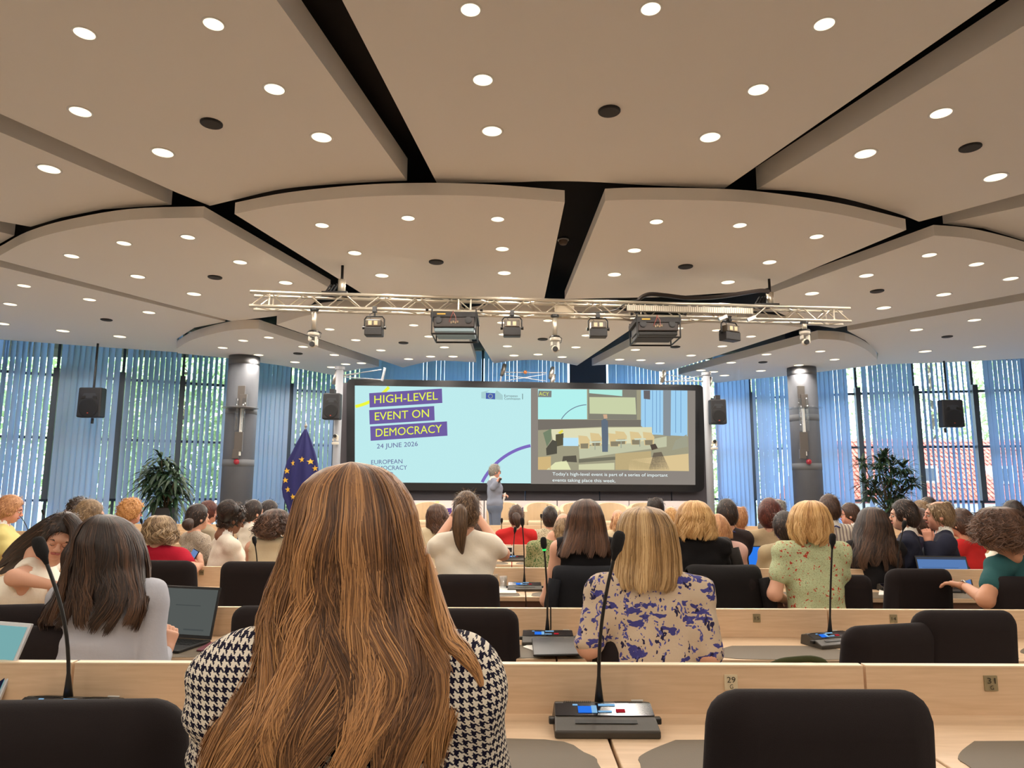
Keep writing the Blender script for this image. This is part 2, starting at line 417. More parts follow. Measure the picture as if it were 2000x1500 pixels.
panel([vext((1842, 437), (2000, 403), 5.3), PZ(2000, 403, ZR1), PZ(1842, 437, ZR1), PZ(1920, 446, ZR1), PZ(2000, 470, ZR1), PZ(2130, 500, ZR1)], .26)
panel([PZ(335, 400, ZR1), PZ(0, 258, ZR1), vext((335, 400), (0, 258), -1.0), Vector((-16.5, -1, ZR1)), Vector((-16.5, 4.6, ZR1)), PZ(-200, 392, ZR1), PZ(0, 432, ZR1), PZ(60, 443, ZR1), PZ(120, 425, ZR1), PZ(200, 409, ZR1)], .26)
panel([PZ(28, 460, ZR1), PZ(0, 453, ZR1), PZ(-260, 400, ZR1), PZ(-330, 520, ZR1), PZ(0, 476, ZR1)], .26)
# ring two
nr = lambda pts, z=ZR2: Z(smooth_curve(pts), z)
panel(nr([(458, 418), (560, 399), (700, 385), (830, 381), (960, 384), (1103, 395)]) + Z([(1063, 584), (900, 578), (708, 574)], ZR2))
panel(nr([(1182, 392), (1250, 390), (1400, 392), (1500, 399), (1640, 419), (1770, 449)]) + Z([(1500, 562), (1480, 568), (1300, 580), (1103, 584)], ZR2))
panel(nr([(1825, 460), (1900, 467), (2000, 491), (2100, 525), (2260, 570)]) + Z([(2000, 572), (1630, 641), (1560, 630), (1500, 600), (1505, 573)], ZR2))
panel(nr([(-30, 512), (0, 499), (50, 473), (125, 451), (250, 430), (397, 425)]) + Z([(645, 563), (600, 602), (540, 617), (455, 628), (0, 508)], ZR2))
panel(Z([(-520, 380), (0, 521), (440, 628), (380, 640), (345, 662), (347, 688), (200, 678), (0, 663), (-400, 640)], ZR2))
panel(Z([(2520, 480), (2000, 587), (1655, 646), (1690, 665), (1715, 690), (1712, 712), (1850, 708), (2000, 700), (2450, 672)], ZR2))
# ring three
panel3 = lambda poly: panel(poly, .178)
panel3(Z([(740, 716), (505, 642)], ZR3) + nr([(505, 642), (450, 645), (380, 662), (345, 681)], ZR3)[1:] + Z([(347, 690), (440, 699), (550, 714), (652, 733), (670, 727), (700, 721), (730, 718)], ZR3))
panel3(nr([(540, 634), (600, 616), (680, 606), (800, 603), (900, 610)], ZR3) + nr([(930, 708), (880, 705), (850, 705), (820, 710), (787, 718)], ZR3))
panel3(nr([(908, 620), (1000, 610), (1100, 610), (1180, 618), (1249, 632)], ZR3) + nr([(1127, 714), (1090, 707), (1045, 703), (1000, 705), (964, 710)], ZR3))
panel3(nr([(1310, 636), (1400, 627), (1480, 630), (1570, 640)], ZR3) + nr([(1300, 727), (1275, 724), (1240, 716), (1200, 712), (1156, 714)], ZR3))
panel3(nr([(1598, 662), (1650, 666), (1690, 682), (1713, 702)], ZR3) + Z([(1712, 713), (1550, 733), (1450, 742), (1400, 748), (1370, 738), (1325, 732)], ZR3))
# ---- downlights
DL = [
 (ZR1, 38, 'big overhead panel', [(165,65),(417,47),(536,174),(157,218),(318,298),(628,268)], 'flag-side big overhead ceiling panel'),
 (ZR1, 38, '', [(96,330)], 'overhead panel at the far left picture edge'),
 (ZR1, 38, '', [(919,19),(1271,17),(1610,47),(943,156),(1481,175),(961,256),(1387,268)], 'central big overhead ceiling panel'),
 (ZR1, 38, '', [(1838,221),(1690,300),(1944,346)], 'big overhead panel at top right'),
 (ZR2, 25, '', [(629,440),(797,426),(972,428),(693,494),(981,486),(746,538),(985,533)], 'middle curved panel left of the central gap'),
 (ZR2, 25, '', [(1282,433),(1445,440),(1595,462),(1239,489),(1503,512),(1200,536),(1422,551)], 'middle curved panel right of the central gap'),
 (ZR2, 25, '', [(1815,498),(1907,516),(1974,544),(1692,538),(1843,575),(1586,573),(1726,601)], 'curved panel beyond the right truss end'),
 (ZR2, 25, '', [(140,500),(242,475),(367,463),(469,512),(269,540),(379,574),(558,552)], 'curved panel beyond the left truss end'),
 (ZR2, 22, '', [(47,558),(20,594),(5,632),(175,585),(123,646),(234,657),(291,610)], 'outer left panel above the windows'),
 (ZR2, 22, '', [(1790,644),(1807,686),(1913,677),(1903,625)], 'outer right panel above the windows'),
 (ZR3, 18, '', [(435,679),(475,665),(525,659),(592,677),(505,693),(576,707),(653,693),(675,711),(706,709),(648,717)], 'far left panel above the flag'),
 (ZR3, 18, '', [(644,643),(695,664),(744,684),(808,635),(838,657),(868,678),(798,701),(841,696),(885,696)], 'far panel above the screen title'),
 (ZR3, 18, '', [(980,630),(983,653),(991,676),(1004,694),(1051,692),(1098,697),(1125,678),(1070,626),(1145,655)], 'far panel above the screen centre'),
 (ZR3, 18, '', [(1241,683),(1210,702),(1252,703),(1289,709),(1350,694),(1411,676),(1400,645),(1325,641),(1467,657)], 'far panel above the screen video'),
 (ZR3, 18, '', [(1497,692),(1428,708),(1369,723),(1393,726),(1415,733),(1486,724),(1560,713),(1602,686),(1630,702)], 'far right panel beside the last hanging camera')]
ORD = ['leftmost', 'second', 'third', 'fourth', 'fifth', 'sixth', 'seventh', 'eighth', 'ninth', 'tenth']
GLOW = emat('downlight_glow', (1.0, .86, .62, 1), 1.45)
GLOW2 = emat('downlight_lamp', (1.0, .95, .85, 1), 3.0)
ring_me = MB().lathe([(1.0, 0), (1.18, 0), (1.2, -.03), (1.18, -.06), (1.0, -.05), (1.0, 0)], 24, cap=False).mesh('trim_ring', True); ring_me.materials.append(WHITEP)
bowl = MB(); bowl.lathe([(1.0, -.045), (.99, -.035)], 24); bowl_me = bowl.mesh('diffuser'); bowl_me.materials.append(GLOW)
lampm = MB().lathe([(.42, -.075), (.40, -.045)], 16).mesh('lamp'); lampm.materials.append(GLOW2)
ld = bpy.data.lights.new('downlight_lamp', 'SPOT'); ld.energy = LAMP_W*PI; ld.color = LAMP_C; ld.spot_size = rad(165); ld.spot_blend = .3; ld.shadow_soft_size = .06
def downlight(c, r, label, group, deep=True):
    root = empty('downlight', c, label=label, cat='downlight', group=group)
    for me, nm in ((ring_me, 'trim_ring'), (bowl_me, 'diffuser')) + (((lampm, 'lamp'),) if deep else ()):
        o = link(nm, me, None, root); o.scale = (r, r, r)
    l = bpy.data.objects.new('lamp_light', ld); C.objects.link(l); l.parent = root; l.location = (0, 0, -.09)
for z, wpx, _, pts, nm in DL:
    for k, (px, py) in enumerate(sorted(pts)):
        c = PZ(px, py, z); dep = -(RM.transposed() @ (c-CAM)).z
        lab = '%s downlight%s in the %s' % (ORD[k], '' if k == 0 else ' from the left', nm) if len(pts) > 1 else 'only downlight in the ' + nm
        downlight(c, wpx*dep/F/2, lab, 'downlights in the ' + nm)
for i, X in enumerate((-10.5, -7.9, -5.3, -2.6, 0, 2.6, 5.3, 7.9, 10.5)):  # unseen rows continuing the ceiling, added for frontal light on the desk boards
    for j, Y in enumerate((1.4, -1.2, -3.6, -6)): downlight(Vector((X, Y, ZR1)), .085, 'downlight out of frame behind the viewer, %s of its row, %s row back' % (ORD[i], ('first', 'second', 'third', 'fourth')[j]), 'downlights behind the viewer')
SPK = mat('speaker_grille', rgb(58, 54, 52), .8)
for (px, py, z, lab) in [(413,240,ZR1,'dark round ceiling speaker in the panel overhead towards the flag side'), (1190,216,ZR1,'dark round ceiling speaker in the middle overhead panel'), (1895,287,ZR1,'dark round ceiling speaker in the overhead panel furthest from the flag'),
  (852,511,ZR2,'dark round ceiling speaker in the curved panel before the truss, flag side'), (1339,520,ZR2,'dark round ceiling speaker in the curved panel before the truss, away from flag'), (420,541,ZR2,'dark round ceiling speaker in the panel beside the truss end, flag side'), (1713,568,ZR2,'dark round ceiling speaker beyond the truss end, away from the flag'),
  (208,624,ZR2,'dark round ceiling speaker above the hanging loudspeaker windows, flag side'), (1850,657,ZR2,'dark round ceiling speaker above the windows with the red roof'), (788,669,ZR3,'small dark ceiling speaker above the screen title'), (1060,662,ZR3,'small dark ceiling speaker behind the middle hanging camera'), (1319,677,ZR3,'small dark ceiling speaker behind the hanging projector, away from flag'), (582,690,ZR3,'small dark ceiling speaker behind the first hanging camera'), (1490,707,ZR3,'small dark ceiling speaker near the last hanging camera')]:
    c = PZ(px, py, z); r = .10 if z == ZR1 else .105
    root = empty('ceiling_speaker', c, label=lab, cat='speaker', group='round ceiling speakers')
    MB().lathe([(r, 0), (r, -.012), (r*.96, -.016)], 20).build('rim', DKMET, root)
    MB().lathe([(r*.9, -.012), (r*.88, -.02)], 20).build('grille', SPK, root)
c = PZ(1100, 468, ZV-.02); root = empty('smoke_detector', c, label='small round smoke detector in the dark gap between ceiling panels', cat='detector')
MB().lathe([(.07, 0), (.07, -.05), (.05, -.08), (.02, -.09)], 16).build('detector_body', mat('detector_beige', rgb(150, 130, 115), .6), root)
MB().lathe([(.09, 0), (.09, -.015)], 16).build('detector_base', WHITEP, root)
# ---- round columns and sconces
COLM = mat('column_grey', rgb(92, 94, 100), .7, var=.05, vscale=3)
SCM = mat('sconce_bronze_grey', rgb(98, 92, 88), .5, metal=.3)
RED = mat('red_glass', rgb(150, 25, 40), .2, spec=.8)
def column(px, wpx, Y, lab, spx, lab2):
    c = P(px, 945, Y); r = wpx*Y/F/2
    root = empty('column', (c.x, Y, 0), label=lab, cat='column')
    MB().lathe([(r, 0), (r, ZV)], 32).build('shaft', COLM, root, smooth=True)
    for z in (1.9, 3.1, 4.25): MB().lathe([(r+.004, z), (r+.004, z+.16)], 32).build('band', mat('column_band', rgb(108, 109, 112), .7), root, smooth=True)
    ys = Y - r - .03
    q = P(spx, 800, ys); k = ys/F
    s = empty('sconce', (q.x, ys, q.z), label=lab2, cat='wall light')
    def b(n, x0, z0, x1, z1, t, m, y0=0): return MB().box((x0*k, y0-t, z0*k), (x1*k, y0+.02, z1*k)).build(n, m, s, bevel=.005)
    b('upper_plate', -9, 8, 5, 47, .03, SCM); b('upper_plate', -4, 2, 10, 30, .05, SCM); b('lower_plate', -10, -82, 6, -44, .03, SCM); b('lower_plate', -12, -96, 0, -78, .05, SCM)
    b('spine', -2, -90, 3, 10, .02, WHITEP)
    for x in (-7, 6): MB().lathe([(3.2*k, -42*k), (3.2*k, 22*k)], 12, (x*k, -.07, 0)).build('glass_tube', CLEAR, s, smooth=True)
    MB().lathe([(33*k, -.006), (34*k, 0), (33*k, .006)], 32, (0, -.08, 2*k)).build('disc', CLEAR if spx > 1000 else mat('smoked_disc', rgb(120, 118, 118), .2), s, smooth=True)
    MB().sphere((-3*k if spx < 1000 else 5*k, -.03, -102*k), 5.5*k, 8).build('red_ball', RED, s, smooth=True)
column(463, 58, 15.95, 'thick grey round column between the tall drooping plant and the blue flag', 472, 'glass and bronze wall light with disc and red ball, near the flag')
column(1578, 54, 17.2, 'thick grey round column between the screen and the bushy plant', 1568, 'glass and bronze wall light with disc and red ball, near the bushy plant')
# ---- stage
STG = mat('stage_top', rgb(150, 140, 128), .8)
sg = MB().box((-5.2, 12.6, 0), (5.9, 15.9, .35)).build('stage', STG); tag(sg, 'low pale stage platform under the armchairs and the standing speaker', 'stage')
SW0, SW1 = P(655, 945, 16.0), P(1392, 945, 16.65)
sdir = (SW1-SW0); sdir.z = 0; sdir.normalize(); sn = Vector((sdir.y, -sdir.x, 0))
def SP(px, py, off=0):
    d = ray(px, py); p0 = Vector((SW0.x, SW0.y, 0)); t = (p0 + sn*off - CAM).dot(sn)/d.dot(sn); return CAM + d*t
def quad(pts, off, th=.004):
    return MB().prism([SP(x, y, off) for x, y in pts], sn*th)
def horiz(px0, px1, py0, py1, off0, off1):
    a, b, c, d = SP(px0, py1, off0), SP(px1, py1, off0), SP(px1, py0, off0), SP(px0, py0, off0)
    return MB().prism([a, b, c, d], sn*(off1-off0))
DW = mat('stage_wall_grey', rgb(74, 70, 76), .7)
sw = empty('wall_stage', (0, 0, 0), kind='structure')
zt = SP(1000, 752).z
def swx(px, z): p = SP(px, 945); return Vector((p.x, p.y, z))
for a, b in ((655, 760), (762, 905), (907, 1025), (1027, 1170), (1172, 1310), (1312, 1392)):
    p, q = swx(a, 0.35), swx(b, .35)
    MB().prism([p, q, q-sn*.2, p-sn*.2], (0, 0, zt-.35)).build('panel', DW, sw)
# screen
scr = empty('projection_screen', (0, 0, 0), label='very wide black framed screen showing the event title slide and a video', cat='screen')
def rrect(x0, y0, x1, y1, r, tl=None, n=6):
    pts = []
    for cx, cy, a0 in ((x1-r, y0+r, -90), (x1-r, y1-r, 0), (x0+r, y1-r, 90), (x0+r, y0+r, 180)):
        for i in range(n+1):
            a = rad(a0+90*i/n); pts.append((cx+r*math.cos(a), cy+r*math.sin(a)))
    return pts
def tilt(pts, s=.0115, y0=850, x0=690, kk=.055):  # screen edges converge slightly
    return [(x, y + (x-x0)*(.0165*(1-(y-752)/192) + .006*((y-752)/192))) for x, y in pts]
FR = mat('screen_frame_black', rgb(14, 14, 18), .35)
MB().prism([SP(x, y, .02) for x, y in tilt(rrect(679, 742, 1371, 957, 12))], sn*.16).build('frame', FR, scr)
OFF = .185
def pic(name, pts, col, off=0, s=1.0, t=True, par=None):
    pts = tilt(pts) if t else pts
    return MB().prism([SP(x, y, OFF+off) for x, y in pts], sn*.003).build(name, emat('scr_%s_%s' % (name, '_'.join(str(int(c*99)) for c in col[:3])), col, s), par or scr)
R4 = lambda x0, y0, x1, y1: [(x0, y0), (x1, y0), (x1, y1), (x0, y1)]
SKYC = rgb(178, 220, 222)
slide = pic('slide', R4(693, 753, 1037, 942), SKYC)
video = pic('video_panel', R4(1037, 752, 1358, 943), rgb(132, 125, 118))
def arc(cx, cy, r, a0, a1, w, n=24):
    o = [(cx+(r+w)*math.cos(rad(a0+(a1-a0)*i/n)), cy-(r+w)*math.sin(rad(a0+(a1-a0)*i/n))) for i in range(n+1)]
    i_ = [(cx+r*math.cos(rad(a0+(a1-a0)*i/n)), cy-r*math.sin(rad(a0+(a1-a0)*i/n))) for i in range(n+1)]
    return o, i_
def strip(name, cx, cy, r, a0, a1, w, col, off, par):
    o, i_ = arc(cx, cy, r, a0, a1, w); mb = MB()
    for k in range(len(o)-1):
        mb.prism([SP(x, y, OFF+off) for x, y in (o[k], o[k+1], i_[k+1], i_[k])], sn*.002)
    return mb.build(name, emat('scr_'+name, col, 1), par)
strip('purple_arc', 1062, 1003, 132, 101, 153, 6, rgb(118, 100, 178), .004, slide)
strip('yellow_arc', 672, 680, 113, -79, -41, 6, rgb(222, 232, 60), .004, slide)
PUR = rgb(104, 88, 150); YEL = rgb(222, 235, 70)
def bar(x0, x1, yb0, yb1, h, txt, tx0, tx1):
    pic('title_bar', [(x0, yb0-h), (x1, yb1-h), (x1+1, yb1), (x0+1, yb0)], PUR, .006, t=False, par=slide)
    sl = (yb1-yb0)/(x1-x0); b0 = yb0 - h*.26
    a = SP(tx0, b0+(tx0-x0)*sl, OFF+.012); b = SP(tx1, b0+(tx1-x0)*sl, OFF+.012)
    put_text('title_text', txt, a, b, SP(tx0, b0-h*.56+(tx0-x0)*sl, OFF+.012)-a, emat('scr_yellow', YEL), slide)
bar(721, 863, 796, 787, 28, 'HIGH-LEVEL', 731, 855)
bar(721, 848, 829, 821, 28, 'EVENT ON', 732, 838)
bar(723, 873, 861, 851, 28, 'DEMOCRACY', 734, 863)
def stext(name, txt, x0, x1, y0, y1, cap, col, par, bold=0.0, off=.01):
    a = SP(x0, y0, OFF+off); b = SP(x1, y1, OFF+off)
    return put_text(name, txt, a, b, SP(x0, y0-cap, OFF+off)-a, emat('scr_txt_%s' % '_'.join(str(int(c*99)) for c in col[:3]), col), par, bold)
INK = rgb(92, 88, 140)
stext('date_text', '24 JUNE 2026', 736, 816, 876, 871, 9, INK, slide)
stext('shield_text', 'EUROPEAN', 725, 786, 907, 905, 8.5, INK, slide)
stext('shield_text', 'DEMOCRACY', 725, 795, 919, 917, 8.5, INK, slide)
stext('shield_text', 'SHIELD', 725, 768, 931, 930, 8.5, INK, slide)
pic('flag_emblem', [(949, 767), (967, 768), (967, 780), (949, 779)], rgb(70, 90, 160), .006, t=False, par=slide)
for xs in ([(940, 766), (957, 762), (949, 767), (949, 779), (940, 778)], [(967, 768), (970, 762), (982, 772), (982, 781), (967, 780)]):
    pic('emblem_wing', xs, rgb(158, 195, 196), .005, t=False, par=slide)
for k in range(12):
    a = 2*PI*k/12; x, y = 958+4*math.cos(a), 773.8+4*math.sin(a)
    pic('emblem_star', [(x-.6, y-.6), (x+.6, y-.6), (x+.6, y+.6), (x-.6, y+.6)], rgb(190, 200, 150), .01, t=False, par=slide)
stext('logo_text', 'European', 985, 1011, 775, 775.5, 4.6, rgb(84, 92, 98), slide)
stext('logo_text', 'Commission', 985, 1016, 780.5, 781, 4.6, rgb(84, 92, 98), slide)
pic('logo_line', R4(1020.2, 769, 1021.2, 780), rgb(60, 60, 60), .006, t=False, par=slide)
# video content
VX = lambda u, v: (1030 + u/2000*340, 750 + v/1235*210)
def vp(name, pts, col, off): return pic(name, [VX(*p) for p in pts], rgb(*col), off, t=False, par=video)
vp('video_image', [(122,58),(1838,75),(1858,1003),(122,985)], (150,146,122), .004)
vp('video_window', [(1305,70),(1838,75),(1838,600),(1440,580),(1305,480)], (150,195,225), .006)
vp('video_column', [(1560,72),(1650,73),(1645,600),(1560,590)], (128,136,142), .008)
for u in (1350, 1435, 1480, 1520, 1700, 1760): vp('video_slat', [(u,74),(u+7,74),(u+7,560),(u,560)], (105,145,185), .008)
vp('video_loudspeaker', [(1335,74),(1410,74),(1410,178),(1338,170)], (100,96,98), .01)
vp('video_slide', [(122,58),(684,62),(686,405),(122,405)], (168,225,222), .008)
vp('video_side_panel', [(700,62),(1255,68),(1258,410),(700,406)], (124,122,110), .008)
vp('video_inner', [(712,150),(1240,155),(1250,350),(715,340)], (188,196,158), .010)
vp('video_inner_slide', [(710,64),(1090,68),(1090,140),(710,105)], (165,220,208), .010)
vp('video_wall', [(122,410),(1305,412),(1305,490),(850,490),(122,530)], (112,106,98), .008)
vp('video_banner', [(270,520),(850,500),(1430,495),(1440,690),(300,700)], (208,206,172), .010)
vp('video_floor', [(590,720),(1200,680),(1600,600),(1600,720),(1010,800),(600,860)], (182,184,156), .012)
vp('video_step', [(590,862),(1010,835),(1010,870),(590,905)], (110,108,92), .013)
vp('video_lectern', [(180,560),(275,510),(275,640),(225,720)], (110,124,100), .013)
vp('video_title', [(325,580),(415,565),(415,700),(325,720)], (84,80,62), .014)
vp('video_yellow', [(350,560),(400,522),(415,545),(380,575)], (215,205,80), .014)
for u, v in ((585,590),(720,560),(930,565),(1010,540),(1175,545),(1325,550)):
    vp('video_armchair', [(u,v),(u+100,v+10),(u+135,v+60),(u+125,v+150),(u+20,v+155),(u+8,v+60)], (205,184,136), .014)
    vp('video_chair_leg', [(u+25,v+95),(u+115,v+92),(u+112,v+150),(u+28,v+150)], (130,122,100), .016)
for u, v in ((710,660),(1010,640),(1225,625)):
    vp('video_table', [(u,v),(u+130,v-3),(u+140,v+14),(u+10,v+18)], (196,205,186), .018); vp('video_table', [(u+62,v+10),(u+72,v+10),(u+72,v+95),(u+62,v+95)], (150,156,140), .018)
vp('video_speaker', [(850,420),(890,395),(925,430),(930,600),(925,780),(860,780),(855,600)], (92,104,118), .020)
vp('video_speaker_head', [(870,350),(915,350),(920,395),(880,400)], (196,160,130), .022)
vp('video_monitor', [(412,618),(585,618),(585,712),(412,712)], (176,214,232), .020)
for pts, c in (([(215,740),(290,640),(340,660),(340,800),(220,820)], (78,76,66)), ([(220,985),(320,900),(450,880),(500,985)], (212,214,170)), ([(122,840),(270,830),(270,985),(122,985)], (196,170,118)),
    ([(1010,800),(1420,770),(1430,985),(1010,985)], (178,160,118)), ([(1165,870),(1850,800),(1855,1000),(1165,990)], (206,184,138)), ([(1395,985),(1450,790),(1540,780),(1640,990)], (104,94,80)), ([(1410,700),(1470,685),(1500,740),(1430,760)], (78,68,60)),
    ([(1660,760),(1700,650),(1830,580),(1845,720)], (150,150,130)), ([(410,830),(560,820),(570,900),(400,890)], (84,80,70)), ([(590,925),(1000,905),(1000,985),(590,985)], (196,196,160))):
    vp('video_crowd', pts, c, .024)
vp('video_title_bar', [(130,75),(278,78),(276,152),(122,150)], (120,122,120), .012)
a = VX(134, 132); b = VX(248, 135); stext('video_text', 'ACY', a[0], b[0], a[1], b[1], 7.2, rgb(205, 220, 90), video, 0, off=.018)
o, i_ = arc(*VX(690, 590), 59, 92, 148, 1.6)
mb = MB()
for k in range(len(o)-1): mb.prism([SP(x, y, OFF+.014) for x, y in (o[k], o[k+1], i_[k+1], i_[k])], sn*.002)
mb.build('video_arc', emat('scr_varc', rgb(104, 118, 140)), video)
CAP = rgb(225, 240, 240)
stext('caption_text', "Today's high-level event is part of a series of important", 1079, 1304, 928.5, 931, 6.3, CAP, video)
stext('caption_text', 'events taking place this week,', 1079, 1202, 940.5, 942, 6.3, CAP, video)
# banner wall
ban = empty('banner_wall', (0, 0, 0), label='long low white banner wall with purple title fragments behind the stage armchairs', cat='banner')
BM = mat('banner_white', rgb(232, 222, 222), .6)
def BP(px, py, off): # banner plane 1.2 m in front of the stage wall
    d = ray(px, py); p0 = Vector((SW0.x, SW0.y, 0)) + sn*(1.0+off); return CAM + d*((p0-CAM).dot(sn)/d.dot(sn))
bl, br = BP(655, 978, 0), BP(1368, 980, 0); zb = BP(1000, 978, 0).z
for k in range(5):
    p = bl.lerp(br, k/5); q = bl.lerp(br, (k+1)/5-.003)
    MB().prism([(p.x, p.y, .35), (q.x, q.y, .35), (q.x-sn.x*.05, q.y-sn.y*.05, .35), (p.x-sn.x*.05, p.y-sn.y*.05, .35)], (0, 0, zb-.35)).build('panel', BM, ban)
PURM = mat('banner_purple', rgb(80, 48, 140), .6); YELM = mat('banner_yellow', rgb(232, 222, 70), .6)
def btext(x0, y0, x1, y1, h, txt, tx0, tx1):
    MB().prism([BP(x0, y0-h, .004), BP(x1, y1-h, .004), BP(x1, y1, .004), BP(x0, y0, .004)], sn*.004).build('title_bar', PURM, ban)
    sl = (y1-y0)/(x1-x0); a = BP(tx0, y0-h*.25+(tx0-x0)*sl, .012); b = BP(tx1, y0-h*.25+(tx1-x0)*sl, .012)
    put_text('title_text', txt, a, b, Vector((0, 0, h*.55*15/F)), YELM, ban)
btext(818, 1012, 882, 1004, 12, 'HIGH-LEVEL', 821, 878)
btext(964, 1010, 1028, 1002, 12, 'HIGH-LEVEL', 967, 1024)
btext(1108, 1008, 1172, 1000, 12, 'HIGH-LEVEL', 1111, 1168)
for x0 in (680, 838): MB().prism([BP(x0, 1004, .004), BP(x0+12, 980, .004), BP(x0+20, 980, .004), BP(x0+5, 1004, .004)], sn*.003).build('yellow_stroke', YELM, ban)
MB().prism([BP(1305, 997, .004), BP(1327, 997, .004), BP(1327, 1009, .004), BP(1305, 1009, .004)], sn*.003).build('emblem', mat('banner_blue', rgb(60, 70, 150), .6), ban)
# ================================================================ DESKS
PLATE = mat('number_plate_brass', rgb(150, 138, 108), .4, metal=.3); PLATE_B = mat('number_plate_pale', rgb(214, 200, 168), .5); DIG = mat('plate_digits', rgb(52, 46, 34), .6)
def desk(Yb, zf, xa, xb, ztop, zdesk, label, group, plates=(), depth=.47, dark=False, pad=True):
    "one two-seat desk unit between x = xa and xb, backboard plane at Yb"
    g = .004; xm = (xa+xb)/2; n = max(1, round((xb-xa)/ .74))
    r = empty('desk', (xm, Yb, zf), label=label, cat='desk', group=group); L = lambda x, y, z: (x-xm, y-Yb, z-zf)
    xa += g; xb -= g
    MB().box(L(xa, Yb, zf+.02), L(xb, Yb+.025, ztop-.004)).build('back_board', WOOD, r)
    MB().box(L(xa, Yb-.001, ztop-.004), L(xb, Yb+.026, ztop)).build('board_edge', WOODE, r)
    MB().box(L(xa, Yb-depth, zdesk-.03), L(xb, Yb, zdesk)).build('desktop', WOOD, r, bevel=.003)
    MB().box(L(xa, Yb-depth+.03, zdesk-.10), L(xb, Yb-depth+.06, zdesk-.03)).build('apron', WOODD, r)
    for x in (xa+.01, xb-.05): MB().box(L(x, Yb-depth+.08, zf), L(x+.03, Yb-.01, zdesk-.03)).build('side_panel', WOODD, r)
    if pad:
        u = [(-.21, .20), (.21, .20), (.30, .28), (.325, .34), (.27, .455), (-.27, .455), (-.325, .34), (-.30, .28)]
        w = (xb-xa)/n
        for k in range(n):
            c = xa+w*(k+.5)
            poly = smooth_curve([(a*w/.74, b*depth/.47) for a, b in u] + [(u[0][0]*w/.74, u[0][1]*depth/.47)], 4)[:-1]
            MB().prism([L(c+a, Yb-b, zdesk) for a, b in poly][::-1], (0, 0, .002)).build('desk_inlay', PAD, r)
    for (x, t1, t2, s, pale) in plates:
        z = ztop-.045; h = s
        p = MB().box(L(x-h*.5, Yb-.004, z-h*.55), L(x+h*.5, Yb, z+h*.55)).build('number_plate', PLATE_B if pale else PLATE, r)
        o = put_text('digits', t1, L(x-h*.32, Yb-.006, z-(0 if t2 else h*.2)), L(x+h*.32, Yb-.006, z-(0 if t2 else h*.2)), (0, 0, h*.42), DIG, p, bold=0)
        if t2: put_text('digits', t2, L(x-h*.13, Yb-.006, z-h*.45), L(x+h*.13, Yb-.006, z-h*.45), (0, 0, h*.32), DIG, p)
    return r
def X_at(px, py, Y): return P(px, py, Y).x
ROWS = {1: (2.0, .16), 2: (3.77, 0), 3: (5.6, 0), 4: (7.64, 0), 5: (9.4, 0), 6: (11.2, 0)}
RZ = {}
for k, (pyt, pyb) in {1: (1297, 1393), 2: (1188, 1243), 3: (1109, 1147), 4: (1064, 1093), 5: (1041, 1063), 6: (1026, 1044)}.items():
    RZ[k] = (P(1000, pyt, ROWS[k][0]).z, P(1000, pyb, ROWS[k][0]).z)
J = {1: [-830, 170, 1166, 1668, 2665], 2: [-515, 15, 545, 1075, 1605, 2135, 2665], 3: [-400, -43, 313, 669, 1025, 1381, 1737, 2093, 2449], 4: [-270, -8, 254, 516, 778, 1000, 1262, 1524, 1786, 2048, 2310],
     5: [-60, 155, 370, 580, 790, 1000, 1214, 1428, 1642, 1856, 2070], 6: [150, 325, 500, 670, 840, 1000, 1180, 1355, 1530, 1700, 1875, 2050]}
PL = {1: [(405, '27', 'G', .036, 0), (1418, '29', 'G', .036, 1), (1913, '31', 'G', .036, 0)], 2: [(1473, '15', '', .038, 0), (1737, '14', '', .038, 0)], 3: [(395, '19', '', .036, 0), (1480, '7', '', .036, 0)]}
RN = {1: 'front desk row closest to the viewer', 2: 'second desk row', 3: 'third desk row', 4: 'fourth desk row', 5: 'fifth desk row', 6: 'desk row just before the stage'}
WH = {1: ['off left behind the black chair', 'under the left microphone, long board with houndstooth woman', 'with plate 29, holding the big microphone unit', 'with plate 31 past the large empty chair'],
      2: ['at far left behind low chair', 'with the open dark laptop', 'holding the closed tablet and green-lit microphone', 'with plate 15 and the empty inlay', 'with plate 14 behind two empty chairs', 'past the picture edge']}
for k, js in J.items():
    Y, zf = ROWS[k]; zt, zd = RZ[k]; xs = [X_at(p, 1000, Y) for p in js]
    for i in range(len(xs)-1):
        a, b = xs[i], xs[i+1]
        pl = [(X_at(p, 1100, Y), t1, t2, s, q) for p, t1, t2, s, q in PL.get(k, []) if js[i] < p < js[i+1]]
        lab = 'birch desk in the %s, %s' % (RN[k].replace(' closest to the viewer', '').replace(' just before the stage', ' by the stage'), WH[k][i] if k in WH else '%s unit counted from the flag side' % (['first', 'second', 'third', 'fourth', 'fifth', 'sixth', 'seventh', 'eighth', 'ninth', 'tenth', 'eleventh'][i]))
        if k == 1 and i == 3: b = xs[4]
        desk(Y, zf, a, b, zt, zd, lab, 'desks in the ' + RN[k], pl, .47 if k < 5 else .42)
